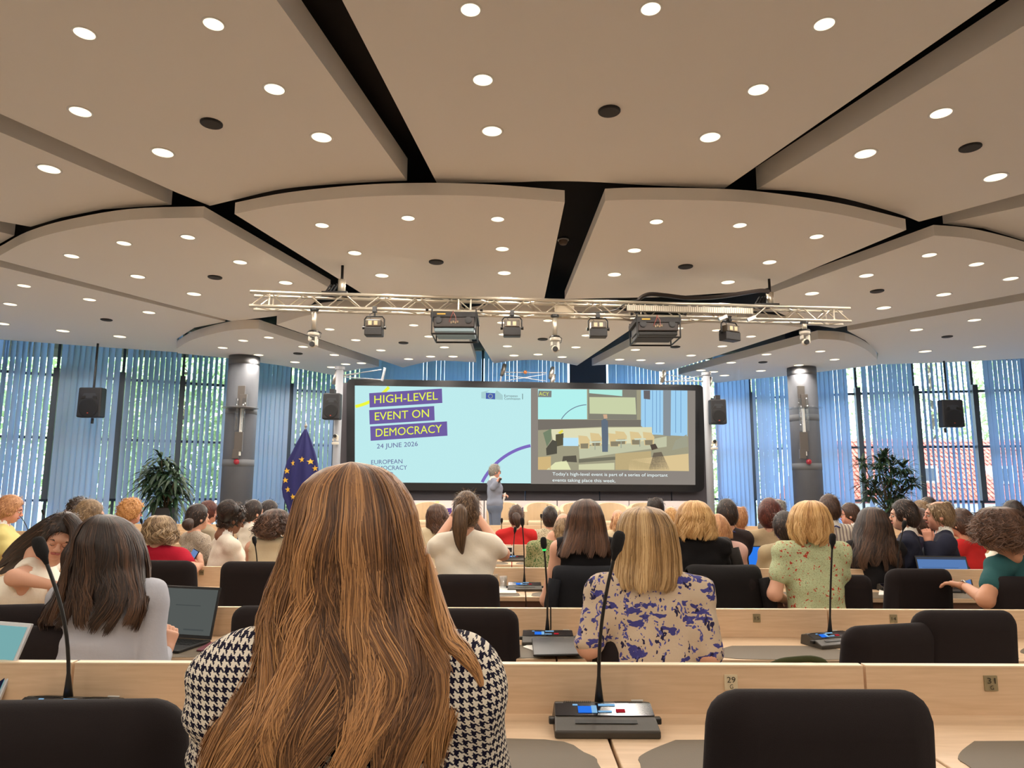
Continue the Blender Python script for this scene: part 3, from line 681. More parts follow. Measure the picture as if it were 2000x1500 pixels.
# ================================================================ CHAIRS
def cushion(w0, w1, h, t, r, curve=.05, n=6, inset=.02):
    "rounded upholstered panel: bottom width w0, top width w1, height h; z from 0"
    def outline(d):
        pts = []
        for cx, cz, a0, wd in ((w1/2-r, h-r, 0, w1), (-w1/2+r, h-r, 90, w1), (-w0/2+r*.6, r*.6, 180, w0), (w0/2-r*.6, r*.6, 270, w0)):
            rr = r if a0 < 180 else r*.6
            for i in range(n+1):
                a = rad(a0+90*i/n); pts.append((cx+(rr-d)*math.cos(a), cz+(rr-d)*math.sin(a)))
        return pts
    mb = MB(); layers = [(r*.98, -t/2-.010), (r*.75, -t/2-.008), (r*.45, -t/2-.002), (inset, -t/2+.007), (inset*.35, -t/2+.018), (0, -t/2+.032), (0, t/2-.03), (inset*.3, t/2-.012), (inset, t/2), (r*.6, t/2+.006)]
    m = len(outline(0)); vs = []
    for d, y in layers:
        for x, z in outline(d): vs.append((x, y + curve*(x/.23)**2*1 , z))
    fs = [(i*m+k, i*m+(k+1) % m, (i+1)*m+(k+1) % m, (i+1)*m+k) for i in range(len(layers)-1) for k in range(m)]
    fs.append(tuple(range(m))); fs.append(tuple((len(layers)-1)*m+k for k in range(m))[::-1])
    return mb.add(vs, [f[::-1] for f in fs])
def make_chair(name='conference_chair'):
    r = empty(name, (0, 0, 0))
    b = cushion(.47, .43, .54, .075, .075).build('backrest', FABRIC, r, smooth=True); b.location = (0, -.245, .47); b.rotation_euler = (rad(7), 0, 0)
    pp = [(.205*math.cos(rad(a)) if False else x, 0, z) for x, z, a in []]
    MB().box((-.05, -.34, .30), (.05, -.30, .60)).build('back_bracket', PLASTIC, r, bevel=.01)
    s = cushion(.47, .47, .46, .09, .1, curve=0).build('seat', FABRIC, r, smooth=True); s.rotation_euler = (rad(-90), 0, 0); s.location = (0, -.25, .43)
    MB().lathe([(.03, .09), (.03, .40)], 12).build('column', STEEL, r)
    for k in range(5):
        a = 2*PI*k/5+.3; mb = MB().tube([(0, 0, .10), (.29*math.cos(a), .29*math.sin(a), .075)], [.028, .018], 6); o = mb.build('base_arm', PLASTIC, r)
        MB().sphere((.29*math.cos(a), .29*math.sin(a), .032), .031, 5).build('castor', PLASTIC, o)
    return r
chair0 = make_chair(); used = []
def chair(px, py, wpx, yaw=0, label='', zf=0, group='black conference chairs', lift=0, Y=None):
    "back top centre at px,py; wpx = back width in the picture"
    Y = Y or .44*F/wpx
    q = P(px, py, Y+.02)
    r = chair0 if not used else copy_tree(chair0); used.append(r)
    tag(r, label, 'chair', group)
    r.location = (q.x + math.sin(rad(-yaw))*.0, Y+.31, zf); r.rotation_euler = (0, 0, rad(yaw))
    dz = (q.z-zf) - 1.005
    for ch in r.children:
        n = ch.name.split('.')[0]
        if n in ('backrest', 'back_bracket'): ch.location.z += dz
        elif n == 'seat': ch.location.z += max(-.05, min(.08, dz*.6))
    return r
base_z = {}
chair(98, 1374, 300, 3, 'large black chair at the bottom left corner, turned aside from the microphone', .16, Y=1.28)
chair(1608, 1336, 440, 0, 'largest empty black chair, back to the viewer below plate 29', .16)
chair(690, 1560, 400, 0, 'black chair under the long haired woman in houndstooth', .16, Y=.93)
chair(128, 1216, 205, 4, 'black chair right behind the dark haired woman at the laptop')
chair(-8, 1176, 150, 10, 'black chair cut by the left picture edge in the second row', Y=3.3)
chair(545, 1178, 190, 0, 'black chair half hidden behind the blonde long hair, laptop side')
chair(922, 1183, 182, 0, 'black chair seen right of the long blonde hair, second row')
chair(1268, 1244, 236, 0, 'low black chair of the woman in the blue leaf blouse', Y=2.75)
chair(1712, 1214, 186, 14, 'empty black chair turned slightly, in front of plate 14', Y=2.9)
chair(1888, 1186, 206, 0, 'tall empty black chair right of the turned one by plate 14', Y=2.95)
chair(322, 1091, 130, -2, 'black chair behind the open laptop, below the red top woman', Y=4.75)
chair(492, 1093, 140, 0, 'black chair in the third row beside plate 19', Y=4.7)
chair(908, 1118, 134, 0, 'black chair of the ponytailed woman in white')
chair(1150, 1118, 118, 0, 'black chair of the woman in the black sleeveless top')
chair(1418, 1117, 130, 0, 'black chair with a dark jacket draped over its back')
chair(1640, 1119, 140, 0, 'empty black chair behind the woman in the green flowered dress', Y=4.55)
chair(1797, 1107, 132, 0, 'empty black chair before the laptop of the man in teal', Y=4.6)
chair(2010, 1122, 120, -5, 'black chair at the right picture edge under the man in teal', Y=4.0)
chair(30, 1150, 110, 5, 'black chair under the leaning woman with bare arms', Y=4.6)
for px, py, w_, lab in [(431, 1079, 74, 'black chair with low back beside plate 19, fourth row'), (384, 1057, 66, 'black chair before the woman in the speckled blouse'), (505, 1058, 74, 'black chair before the woman with curly brown hair'), (316, 1068, 76, 'black chair of the woman in the red top'),
    (455, 1074, 70, 'black chair of the woman in the white jacket'), (1036, 1056, 60, 'black chair by the aisle microphone, nearer of two'), (1030, 1041, 50, 'black chair behind the woman in red with the braid'), (1374, 1060, 90, 'black chair of the wavy blonde woman'),
    (1793, 1068, 64, 'black chair of the dark haired man in the navy suit'), (1650, 1066, 60, 'black chair of the striped shirt man'), (1757, 1097, 76, 'black low chair between long dark hair and laptop'), (1420, 1062, 62, 'black chair of the man with a blue lanyard'), (1710, 1090, 74, 'black chair of the woman with very long dark hair'), (1840, 1066, 66, 'black chair of the chin resting man')]:
    chair(px, py, w_, 0, lab)
# ================================================================ MICROPHONE UNITS
SCRB = emat('mic_screen_blue', rgb(40, 110, 220), 1.0); SCRW = emat('mic_screen_pale', rgb(140, 190, 230), .8); SCRD = mat('mic_screen_dark', rgb(14, 14, 24), .15, spec=.8); SCRR = emat('mic_screen_red', rgb(170, 40, 50), .8)
LEDG = emat('led_green', rgb(30, 240, 90), 2.0)
GRM = mat('mic_grille', rgb(44, 40, 34), .55)
def mic_unit(px, py, Y, zd, head, root, w=.245, label='', rz=0, lit=False, zf=0, spot=False):
    q = PZ(px, py, zd+.03); r = empty('microphone_unit', (q.x, Y, zd), rz, label=label, cat='microphone', group='gooseneck microphone units')
    d = .19; hb, hf = .055, .018; x = w/2; yb, yf = .080, -.068
    mb = MB(); mb.add([(-x, yf, 0), (x, yf, 0), (x, yb, 0), (-x, yb, 0), (-x, yf, hf), (x, yf, hf), (x*.96, yb-.04, hb), (-x*.96, yb-.04, hb), (x*.94, yb, hb-.01), (-x*.94, yb, hb-.01)],
        [(0,3,2,1), (0,1,5,4), (4,5,6,7), (7,6,8,9), (2,3,9,8), (1,2,8,6,5), (3,0,4,7,9)])
    mb.build('unit_body', MICBODY, r, bevel=.004)
    slope = lambda t, u, off=.001: (u*x*(1-.03*t), yf+(yb-.04-yf)*t, hf+(hb-hf)*t+off)
    def sp(n, u0, u1, t0, t1, m, off=.001, par=None): return MB().prism([slope(t0, u0, off), slope(t0, u1, off), slope(t1, u1, off), slope(t1, u0, off)], (0, -.0002, .0012)).build(n, m, par or r)
    pn = sp('display', -.98, .98, .50, .93, SCRD)
    sp('screen_graphic', -.52, -.25, .58, .80, SCRB, .003, pn); sp('screen_graphic', -.25, -.14, .58, .82, SCRW, .003, pn); sp('screen_graphic', -.12, .15, .60, .64, SCRW, .003, pn)
    sp('screen_graphic', -.10, .24, .82, .88, SCRW, .003, pn); sp('screen_graphic', .24, .42, .60, .70, SCRR, .003, pn); sp('screen_graphic', -.62, -.52, .83, .87, SCRW, .003, pn)
    sp('button_strip', -.6, .6, .24, .36, PLASTIC)
    for s_ in (-1, 1): MB().box((s_*x-.012, -.02, .018), (s_*x+.012, .0, .034)).build('side_knob', PLASTIC, r, bevel=.003)
    for s_ in (-1, 1):
        mb = MB()
        for k in range(14):
            u = s_*(.28+.045*k) if s_ > 0 else -(.28+.045*k)
            mb.prism([(u*x*.9, yb-.045, hb), (u*x*.9+.0035, yb-.045, hb), (u*x*.9+.0075, yb-.004, hb-.0095), (u*x*.9+.004, yb-.004, hb-.0095)], (0, 0, .0015))
        mb.build('speaker_grille', GRM, r)
    MB().box((x*.62, yb-.012, hb-.006), (x*.86, yb-.008, hb-.003)).build('logo_strip', WHITEP, r)
    a = P(root[0], root[1], Y+yb-.03); b = P(head[0], head[1], Y+yb-.03 - .04)
    inv = Matrix.Rotation(-rz, 4, 'Z') @ Matrix.Translation(-Vector(r.location))
    a = inv @ a; b = inv @ b; a.z = hb-.004; n = 12; L = (b-a).length
    pts = [a.lerp(b, i/n) + Vector((-(b.x-a.x)*.35*math.sin(PI*i/n), 0, 0)) for i in range(n+1)]
    MB().tube(pts, [.0125] + [.0085] + [.0048]*(n-3) + [.0046, .0046], 8).build('gooseneck', PLASTIC, r, smooth=True)
    dr = (pts[-1]-pts[-2]).normalized(); M = dr.to_track_quat('Z', 'Y').to_matrix()
    h = MB().lathe([(.005, -.045), (.008, -.03), (.011, -.022), (.0155, -.014), (.0165, 0), (.0165, .018), (.014, .028), (.008, .034), (.001, .035)], 14, pts[-1], 0, M).build('microphone_head', mat('foam_black', rgb(22, 21, 22), .95, bump=.4, bscale=900), r, smooth=True)
    if lit: MB().lathe([(.0095, -.034), (.0095, -.026)], 12, pts[-1], 0, M).build('light_ring', LEDG, h)
    return r
z1 = RZ[1][1]; z2 = RZ[2][1]; z3 = RZ[3][1]; z4 = RZ[4][1]; z5 = RZ[5][1]
mic_unit(1180, 1400, 1.875, z1, (1206, 1062), (1170, 1366), .262, 'microphone unit with bright reflection on its display, at the desk with plate 29')
mic_unit(142, 1378, 1.90, z1, (80, 1072), (133, 1360), .262, 'microphone unit leaning its neck left, behind the bottom left black chair', rz=rad(-4))
mic_unit(1070, 1243, 3.62, z2, (1062, 1062), (1069, 1222), .262, 'microphone unit with a green light ring, beside the closed tablet', lit=True)
mic_unit(1608, 1240, 3.60, z2, (1626, 1055), (1620, 1222), .25, 'microphone unit at plates 15 and 14, partly behind an empty chair', rz=rad(20))
mic_unit(1024, 1138, 5.45, z3, (1020, 1020), (1024, 1128), .262, 'microphone unit in the third row beside the white notepad')
mic_unit(1725, 1140, 5.45, z3, (1766, 1025), (1752, 1112), .25, 'microphone unit before the long dark hair, third row')
mic_unit(505, 1150, 5.45, z3, (497, 1056), (503, 1130), .25, 'microphone unit behind the third row chair beside plate 19')
for px, py, Y, zd, hd, rt, lab in [(458, 1094, 7.5, z4, (453, 1021), (456, 1086), 'microphone before the woman in the white jacket'), (497, 1060, 8.9, z5, (488, 1007), (495, 1052), 'microphone near the man with dark hair in a white shirt'),
    (299, 1092, 7.5, z4, (286, 1021), (297, 1086), 'microphone beside the curly grey blonde hair, nearer'), (282, 1062, 9.0, z5, (276, 1018), (280, 1055), 'microphone behind the curly grey blonde hair'), (60, 1062, 9.2, z5, (36, 1004), (55, 1050), 'microphone right of the person in yellow, longest neck'), (92, 1060, 9.3, z5, (84, 1000), (90, 1052), 'microphone beside the leaning woman head, far back'),
    (1003, 1094, 7.5, z4, (1006, 1035), (1003, 1086), 'microphone in the aisle below the red top'), (979, 1060, 9.2, z5, (980, 1017), (979, 1052), 'microphone left of the woman in red'), (1057, 1044, 11.0, RZ[6][1], (1057, 1008), (1057, 1036), 'microphone between the woman in red and the dark bob'), (1100, 1046, 11.0, RZ[6][1], (1098, 1012), (1099, 1038), 'microphone right of the dark bob'),
    (1404, 1062, 9.2, z5, (1409, 1022), (1405, 1052), 'microphone before the man with the blue lanyard'), (1797, 1092, 7.5, z4, (1798, 1031), (1797, 1080), 'microphone before the dark haired man in the navy suit'), (1990, 1062, 9.2, z5, (1997, 1008), (1992, 1050), 'microphone at the right picture edge')]:
    mic_unit(px, py, Y, zd, hd, rt, .24, lab)
# ================================================================ TRUSS
tr = empty('lighting_truss', (0, 0, 0), label='long aluminium box truss hanging below the ceiling across the room', cat='truss')
TL, TR = P(487, 598, 9.4), P(1662, 627, 10.2); TR.z = TL.z = (TL.z+TR.z)/2; td = (TR-TL).normalized(); tn = Vector((-td.y, td.x, 0)); hgt, dep = Vector((0, 0, .20)), tn*.22
def tp(px, Y=None):  # point on the front bottom chord under pixel px
    lo, hi = 0, 1
    for _ in range(30):
        m = (lo+hi)/2
        if proj(TL.lerp(TR, m))[0] < px: lo = m
        else: hi = m
    return TL.lerp(TR, lo)
for o in (Vector(), hgt, dep, dep+hgt): MB().tube([TL+o, TR+o], .024, 10).build('chord', ALU, tr, smooth=True)
N = 34
for i in range(N):
    a = TL.lerp(TR, (i+.05)/N); b = TL.lerp(TR, (i+.95)/N)
    up = i % 2 == 0
    for o1, o2 in ((Vector(), hgt), (dep, dep+hgt), (Vector(), dep), (hgt, hgt+dep)):
        p, q = (a+o1, b+o2) if up else (a+o2, b+o1)
        MB().tube([p, q], .009, 6).build('brace', ALU, tr)
for f in (.03, .33, .35, .62, .64, .97):
    c = TL.lerp(TR, f); MB().tube([c, c+hgt], .011, 6).build('strut', ALU, tr); MB().tube([c+dep, c+dep+hgt], .011, 6).build('strut', ALU, tr)
MB().box((-.14, -.06, 0), (.14, .06, .10)).build('junction_box', mat('box_beige', rgb(190, 175, 150), .6), tr, loc=tp(1104)+dep*.4+Vector((0, 0, .03)))
for px, lab in ((655, 'hoist clamp joining the truss to the dark ceiling gap, flag side'), (1505, 'hoist clamp joining the truss to the dark ceiling gap, far side from the flag')):
    c = tp(px)+hgt+dep*.5; h = empty('hoist_clamp', c, label=lab, cat='hoist')
    MB().box((-.20, -.10, .02), (.16, .10, .05)).build('clamp_plate', DKMET, h); MB().lathe([(.055, .05), (.055, .24)], 14, (.06, 0, 0)).build('hoist_motor', ALU, h, smooth=True)
    MB().tube([(.06, 0, .22), (.06, 0, ZV-c.z-.02)], .02, 8).build('suspension_rod', DKMET, h)
    for k in range(3): MB().tube([(-.18+.05*k, 0, .04), (-.10+.05*k, 0, .17), (-.02, .02, .12+.03*k)], .014, 6).build('hook', DKMET, h)
# stage lamps
WARMGL = mat('lamp_glass', rgb(190, 170, 130), .2, spec=.8)
def flood(px, py, lab, tilt_=0, k=1.0):
    c = tp(px); q = P(px, py, c.y); h = empty('stage_lamp', (q.x, c.y, q.z), label=lab, cat='lamp', group='stage lamps on the truss')
    h.rotation_euler = (0, 0, tilt_)
    dz = c.z-q.z
    MB().box((-.125*k, -.08, -.125), (.125*k, .08, .0)).build('housing', mat('lamp_black', rgb(26, 22, 22), .5), h, bevel=.012)
    MB().box((-.11*k, -.085, .0), (.11*k, .06, .10)).build('lamp_window', mat('lamp_window_brown', rgb(72, 62, 50), .3), h, bevel=.01)
    for x0 in (-.07, .01): MB().box((x0*k, -.09, .02), ((x0+.05)*k, -.084, .08)).build('fin', WARMGL, h)
    MB().tube([(-.14*k, 0, 0), (-.14*k, 0, .12), (-.11*k, 0, .16), (.11*k, 0, .16), (.14*k, 0, .12), (.14*k, 0, 0)], .011, 6).build('yoke', PLASTIC, h)
    for s_ in (-1, 1): MB().tube([(s_*.13*k, 0, 0), (s_*.165*k, 0, 0)], [.022, .026], 8).build('knob', PLASTIC, h)
    MB().tube([(0, 0, .16), (0, 0, dz-.02)], .014, 8).build('stem', PLASTIC, h); MB().box((-.03, -.03, dz-.05), (.03, .03, dz+.03)).build('clamp', PLASTIC, h, bevel=.005)
    MB().tube([(.02, 0, dz-.02), (-.07, 0, dz*.7), (-.05, 0, .10)], .005, 5).build('cable', PLASTIC, h)
flood(731, 640, 'small black stage lamp nearest the flag end of the truss')
flood(1000, 641, 'small black stage lamp right of the first projector')
flood(1168, 643, 'small black stage lamp between middle camera and second projector')
flood(1425, 650, 'small black stage lamp turned sideways near the truss end', rad(28), 1.15)
def projector(px, py, lab, open_=False):
    c = tp(px)+dep*.5; q = P(px, py, c.y); h = empty('projector', (q.x, c.y, q.z), label=lab, cat='projector', group='projectors under the truss'); dz = c.z-q.z
    MB().box((-.29, -.28, -.07), (.29, .30, .12)).build('housing', mat('projector_dark', rgb(48, 38, 34), .45), h, bevel=.012)
    MB().box((-.28, -.26, -.13), (.28, .28, -.075)).build('underside', mat('projector_under', rgb(120, 138, 145), .4) if not open_ else DKMET, h, bevel=.01)
    for x0 in (-.22, .20): MB().lathe([(.05, 0), (.05, .012), (.03, .014)], 16, (x0, -.285, .03), 0, Matrix.Rotation(PI/2, 3, 'X')).build('vent', PLASTIC, h)
    for k in range(4): MB().box((-.05+.03*k, -.292, -.02+.01*(k % 2)), (-.03+.03*k, -.284, .01+.01*(k % 2))).build('connector', mat('connector_tan', rgb(140, 120, 90), .5), h)
    MB().tube([(-.07, -.29, 0), (-.03, -.31, .10), (-.01, -.29, .16)], .005, 5).build('cable', mat('cable_red', rgb(150, 70, 60), .6), h)
    MB().tube([(.03, -.29, 0), (.02, -.31, .08), (-.02, -.29, .16)], .005, 5).build('cable', mat('cable_red2', rgb(170, 110, 100), .6), h)
    for s_ in (-1, 1):
        for y in (-.30, .30): MB().tube([(s_*.31, y, -.17), (s_*.31, y, dz-.02)], .011, 6).build('cradle_post', DKMET, h)
        MB().tube([(s_*.31, -.30, -.17), (s_*.31, .30, -.17)], .011, 6).build('cradle_rail', DKMET, h)
        MB().tube([(s_*.36, -.30, .17), (s_*.40, -.30, .17)], [.015, .022], 6).build('knob', DKMET, h)
    for y in (-.30, .30): MB().tube([(-.31, y, -.17), (.31, y, -.17)], .014, 6).build('cradle_rail', DKMET, h)
    MB().box((-.33, -.30, dz-.13), (.33, .30, dz-.06)).build('top_plate', DKMET, h)
    MB().box((-.24, -.31, dz-.10), (-.12, -.30, dz-.08)).build('label_strip', mat('tape_yellow', rgb(200, 160, 60), .5), h)
projector(890, 638, 'black projector in a cradle under the truss, nearest the flag')
projector(1278, 645, 'black projector in a cradle under the long side rail', True)
CAMW = mat('camera_white', rgb(206, 198, 184), .35)
def ptz(q, lab, top, up=False):
    h = empty('ptz_camera', q, label=lab, cat='camera')
    s = -1 if up else 1
    MB().lathe([(.075, 0), (.08, .02), (.072, .05*1)] if not up else [(.072, -.05), (.08, -.02), (.075, 0)], 20, (0, 0, .02*s)).build('camera_base', CAMW, h, smooth=False)
    MB().box((.03, -.045, min(0, -.13*s)), (.062, .045, max(0, -.13*s))).build('camera_arm', CAMW, h, bevel=.012); MB().box((-.062, -.045, min(0, -.06*s)), (-.035, .045, max(0, -.06*s))).build('camera_arm', CAMW, h, bevel=.01)
    MB().sphere((0, 0, -.105*s), .052, 10).build('camera_head', CAMW, h, smooth=True)
    MB().lathe([(.036, 0), (.038, .035), (.034, .04)], 16, (0, -.03, -.112*s), 0, Matrix.Rotation(PI/2, 3, 'X')).build('lens', PLASTIC, h)
    if top: MB().lathe([(.035, .07), (.035, top)], 12).build('mount_pole', ALU, h, smooth=True); MB().lathe([(.06, top-.03), (.06, top)], 12).build('mount_plate', PLASTIC, h); MB().lathe([(.085, .062), (.07, .085), (.05, .09)], 16).build('collar', PLASTIC, h); MB().tube([(.05, .03, .09), (.10, .03, .06), (.09, .02, .0), (.06, 0, -.02)], .006, 5).build('cable', PLASTIC, h)
for px, py, lab in ((612, 658, 'white camera hanging from the truss nearest the flag'), (1084, 668, 'white camera hanging from the truss centre above the screen'), (1572, 655, 'white camera hanging from the truss end, away from the flag')):
    c = tp(px); q = P(px, py, c.y); q.y = c.y; ptz(q, lab, c.z-q.z-.02)
# side rail, cable chain
RAIL = mat('rail_dull', rgb(150, 142, 128), .4, metal=.7)
a, b = tp(1222)-tn*.10, tp(1466)-tn*.10
rl = empty('cable_rail', a, label='ribbed metal rail fixed along the truss above the second projector', cat='rail')
MB().prism([Vector((0, 0, .05)), b-a+Vector((0, 0, .05)), b-a+Vector((0, 0, .14)), Vector((0, 0, .14))], tn*.07).build('rail_body', RAIL, rl)
mb = MB()
for i in range(60): p = (b-a)*(i/60)+Vector((0, 0, .055)); mb.prism([p, p+td*.012, p+td*.012+Vector((0, 0, .075)), p+Vector((0, 0, .075))], -tn*.006)
tag(mb.build('rail_ribs', ALU, rl), kind='stuff')
Yc = tp(1250).y
pts = [P(x, y, Yc+.05) for x, y in smooth_curve([(1245, 612), (1243, 598), (1250, 583), (1268, 575), (1300, 577), (1345, 582), (1400, 580), (1450, 573), (1485, 568), (1502, 570)], 6)]
ch = MB().tube(pts, .033, 6).build('cable_chain', mat('chain_black', rgb(40, 34, 32), .4), smooth=False); tag(ch, 'black flexible cable chain curving over the truss to the ceiling', 'cable')
pts = [P(x, y, Yc+.03) for x, y in smooth_curve([(1120, 610), (1160, 611), (1200, 606), (1215, 597), (1230, 589), (1247, 586)], 6)]
tag(MB().tube(pts, .012, 6).build('cable', PLASTIC), 'thin black cable running along the truss to the chain', 'cable')
for px in (1405, 1460):
    c = tp(px)-tn*.12; MB().box((-.07, -.02, -.05), (.06, .02, .0), 0, Matrix.Rotation(rad(-22), 4, 'Y')).build('rail_clamp', STEEL, rl, loc=c-a+Vector((0, 0, .0)))
# ================================================================ LOUDSPEAKERS
SPB = mat('speaker_black', rgb(34, 34, 38), .55)
def loud(px0, py0, px1, py1, Y, lab, pole=None, post=False):
    cx, cy = (px0+px1)/2, (py0+py1)/2; q = P(cx, cy, Y); k = Y/F; w_, h_ = (px1-px0)*k/2, (py1-py0)*k/2
    r = empty('loudspeaker', q, label=lab, cat='loudspeaker', group='black loudspeakers')
    mb = MB(); mb.prism([(-w_, 0, -h_*.97), (w_, 0, -h_*.97), (w_*.97, 0, h_), (-w_*.97, 0, h_)], (0, .22, 0)); mb.build('cabinet', SPB, r, bevel=.03)
    MB().lathe([(w_*.78, 0), (w_*.8, .012), (w_*.7, .016)], 24, (0, 0, -h_*.35), 0, Matrix.Rotation(PI/2, 3, 'X')).build('woofer', mat('woofer_dark', rgb(14, 14, 17), .7), r)
    MB().prism([(-w_*.7, -.004, h_*.28), (w_*.7, -.004, h_*.28), (w_*.45, -.004, h_*.62), (-w_*.45, -.004, h_*.62)], (0, .006, 0)).build('horn', mat('horn_grey', rgb(48, 50, 56), .5), r)
    for s_ in (-1, 1): MB().prism([(s_*w_*.28, -.007, h_*.30), (s_*w_*.72, -.007, h_*.22), (s_*w_*.62, -.007, h_*.42), (s_*w_*.3, -.007, h_*.46)], (0, .008, 0)).build('port', PLASTIC, r)
    MB().box((-.015, -.02, -h_*.72), (.015, -.014, -h_*.66)).build('badge', mat('badge_red', rgb(170, 60, 40), .5), r)
    if pole:
        a = P(pole[0], pole[1], Y+.02)-q; b = P(pole[2], pole[3], Y+.02)-q; a.x = b.x = (a.x+b.x)/2; b.z = min(b.z, ZR2-.002-q.z)
        MB().tube([a, Vector((a.x, a.y, ZR2-.003-q.z))], .024, 8).build('hanging_pole', SPB, r); MB().tube([(a.x-.04, .14, -h_-.12), (a.x-.04, .14, -h_)], .03, 8).build('pole_end', SPB, r)
    else: MB().box((-.05, .02, h_), (.05, .2, h_+.09)).build('bracket', SPB, r); MB().box((-.04, .2, -.05), (.04, .335, .05)).build('wall_bracket', SPB, r)
loud(150, 756, 197, 816, PZ(187, 672, ZR2).y-.1, 'black loudspeaker hanging on a long dark pole before the closed blind', (184, 757, 190, 676))
loud(629, 767, 664, 820, 14.9, 'black loudspeaker on the slim pillar beside the flag')
loud(1388, 779, 1420, 829, 15.52, 'black loudspeaker on the slim pillar right of the screen')
loud(1841, 780, 1884, 835, PZ(1846, 706, ZR2).y-.1, 'black loudspeaker hanging before the open blind with the red roof', (1848, 780, 1846, 712))
PILM = mat('pillar_pale', rgb(150, 152, 158), .6)
for px, Y, lab in ((655, 15.3, 'slim pale pillar beside the screen on the flag side'), (1387, 15.9, 'slim pale pillar beside the screen away from the flag')):
    q = P(px, 945, Y); r = empty('pillar', (q.x, Y, 0), label=lab, cat='pillar')
    MB().lathe([(.085, 0), (.085, 4.05)], 16).build('shaft', PILM, r, smooth=True); MB().lathe([(.11, 4.05), (.11, 4.12)], 16).build('capital', PILM, r)
ptz(P(655, 862, 15.1), 'white camera fixed on the slim pillar beside the flag', 0, True); ptz(P(1395, 872, 15.7), 'white camera fixed on the slim pillar right of the screen', 0, True)
# braces on the slim pillars and over the screen
def brace_set(lab, lines, balls=(), ends=(), Y=15.6):
    q = P(lines[0][0], lines[0][1], Y); r = empty('tie_brace', q, label=lab, cat='brace')
    for x0, y0, x1, y1, t in lines: MB().tube([P(x0, y0, Y)-q, P(x1, y1, Y)-q], t, 6).build('tie_rod', PILM, r)
    for x, y in balls: MB().sphere(P(x, y, Y)-q, .045, 8).build('orange_ball', mat('ball_orange', rgb(190, 110, 50), .5), r, smooth=True)
    for x, y in ends:
        c = P(x, y, Y)-q; MB().tube([c+Vector((-.03, 0, -.15)), c+Vector((.02, 0, 0)), c+Vector((.05, 0, .14))], [.04, .06, .045], 8).build('cast_node', STEEL, r, smooth=True)
brace_set('steel tie rods at the slim pillar top above the flag', [(655, 735, 745, 722, .012), (655, 735, 748, 742, .012), (655, 737, 700, 730, .01), (752, 718, 746, 744, .03)], (), [(654, 738)], 15.3)
brace_set('steel tie rods with an orange ball above the screen centre', [(978, 727, 1068, 728, .014), (985, 744, 1065, 731, .01), (985, 732, 1065, 744, .01), (982, 718, 977, 746, .02)], [(1026, 727)], [(982, 722), (1076, 728), (1078, 742)], 16.3)
brace_set('steel tie rods at the slim pillar top right of the screen', [(1290, 745, 1385, 744, .014), (1300, 731, 1383, 748, .01), (1300, 747, 1375, 733, .01), (1290, 738, 1300, 728, .03)], (), [(1294, 735), (1384, 748)], 15.9)
# ================================================================ STAGE ARMCHAIRS
ARM = mat('armchair_beige', rgb(205, 182, 150), .8, bump=.1, bscale=400)
def armchair(px, lab):
    q = P(px, 1000, 14.6); r = empty('armchair', (q.x, 14.6, .35), PI, label=lab, cat='armchair', group='beige armchairs on the stage')
    n = 14; mb = MB(); ro, ri = .36, .30
    prof = []
    for i in range(n+1):
        a = rad(-20+220*i/n); t = abs(i-n/2)/(n/2); z = .80-.18*t*t
        prof.append((math.cos(a), -math.sin(a)*1.0, z))
    vs = []; fs = []
    for c, s_, z in prof: vs += [(ro*c, ro*s_, .12), (ro*1.04*c, ro*1.04*s_, z), (ri*c, ri*s_, z), (ri*c, ri*s_, .12)]
    for i in range(n): fs += [(4*i+k, 4*i+(k+1) % 4, 4*i+4+(k+1) % 4, 4*i+4+k) for k in range(4)]
    fs += [(0, 3, 2, 1), (4*n, 4*n+1, 4*n+2, 4*n+3)]
    mb.add(vs, fs).build('shell', ARM, r, bevel=.01)
    MB().box((-.28, -.25, .25), (.28, .28, .43)).build('seat_cushion', ARM, r, bevel=.03)
    for x, y in ((-.25, .2), (.25, .2), (-.25, -.25), (.25, -.25)): MB().box((x-.02, y-.02, 0), (x+.02, y+.02, .25)).build('leg', WOODD, r)
for px, lab in ((835, 'beige armchair on stage behind the long brown hair'), (985, 'beige armchair on stage right beside the standing speaker'), (1057, 'beige armchair on stage behind the dark bob'), (1128, 'beige armchair on stage behind the black top woman'), (1195, 'beige armchair on stage beside the strawberry hair'), (1262, 'beige armchair on stage behind the balding head')): armchair(px, lab)
# ================================================================ EU FLAG
fq = P(597, 838, 12.9); FY = 12.9
fr = empty('flag', (fq.x, FY, 0), label='blue flag with a circle of gold stars draped on a pole', cat='flag')
FB = mat('flag_blue', rgb(30, 32, 96), .75); GOLD = mat('flag_gold', rgb(226, 180, 60), .7)
MB().lathe([(.013, .02), (.013, fq.z+.04)], 8).build('flag_pole', STEEL, fr); MB().lathe([(.2, 0), (.2, .03), (.05, .05)], 20).build('pole_base', DKMET, fr); MB().lathe([(.02, fq.z+.03), (.03, fq.z+.06), (.012, fq.z+.1), (.004, fq.z+.15)], 10).build('finial', STEEL, fr)
prof = [(838, 595, 599), (850, 588, 604), (865, 580, 610), (882, 572, 616), (900, 562, 621), (918, 557, 623), (935, 554, 624), (955, 552, 623), (970, 554, 622), (985, 560, 621), (1003, 566, 618), (1030, 573, 612), (1060, 580, 608)]
vs = []; M_ = 40
for py, xl, xr in prof:
    a = P(xl, py, FY).x - fq.x; b = P(xr, py, FY).x - fq.x; z = P(590, py, FY).z; wd = b-a
    for i in range(M_):
        t = 2*PI*i/M_; u = .5-.5*math.cos(t); side = math.sin(t)
        vs.append((a+wd*u, -side*min(.16, wd*.28)*(1+.0) + .035*math.sin(u*19+1)*min(1, wd*2)*(-1), z))
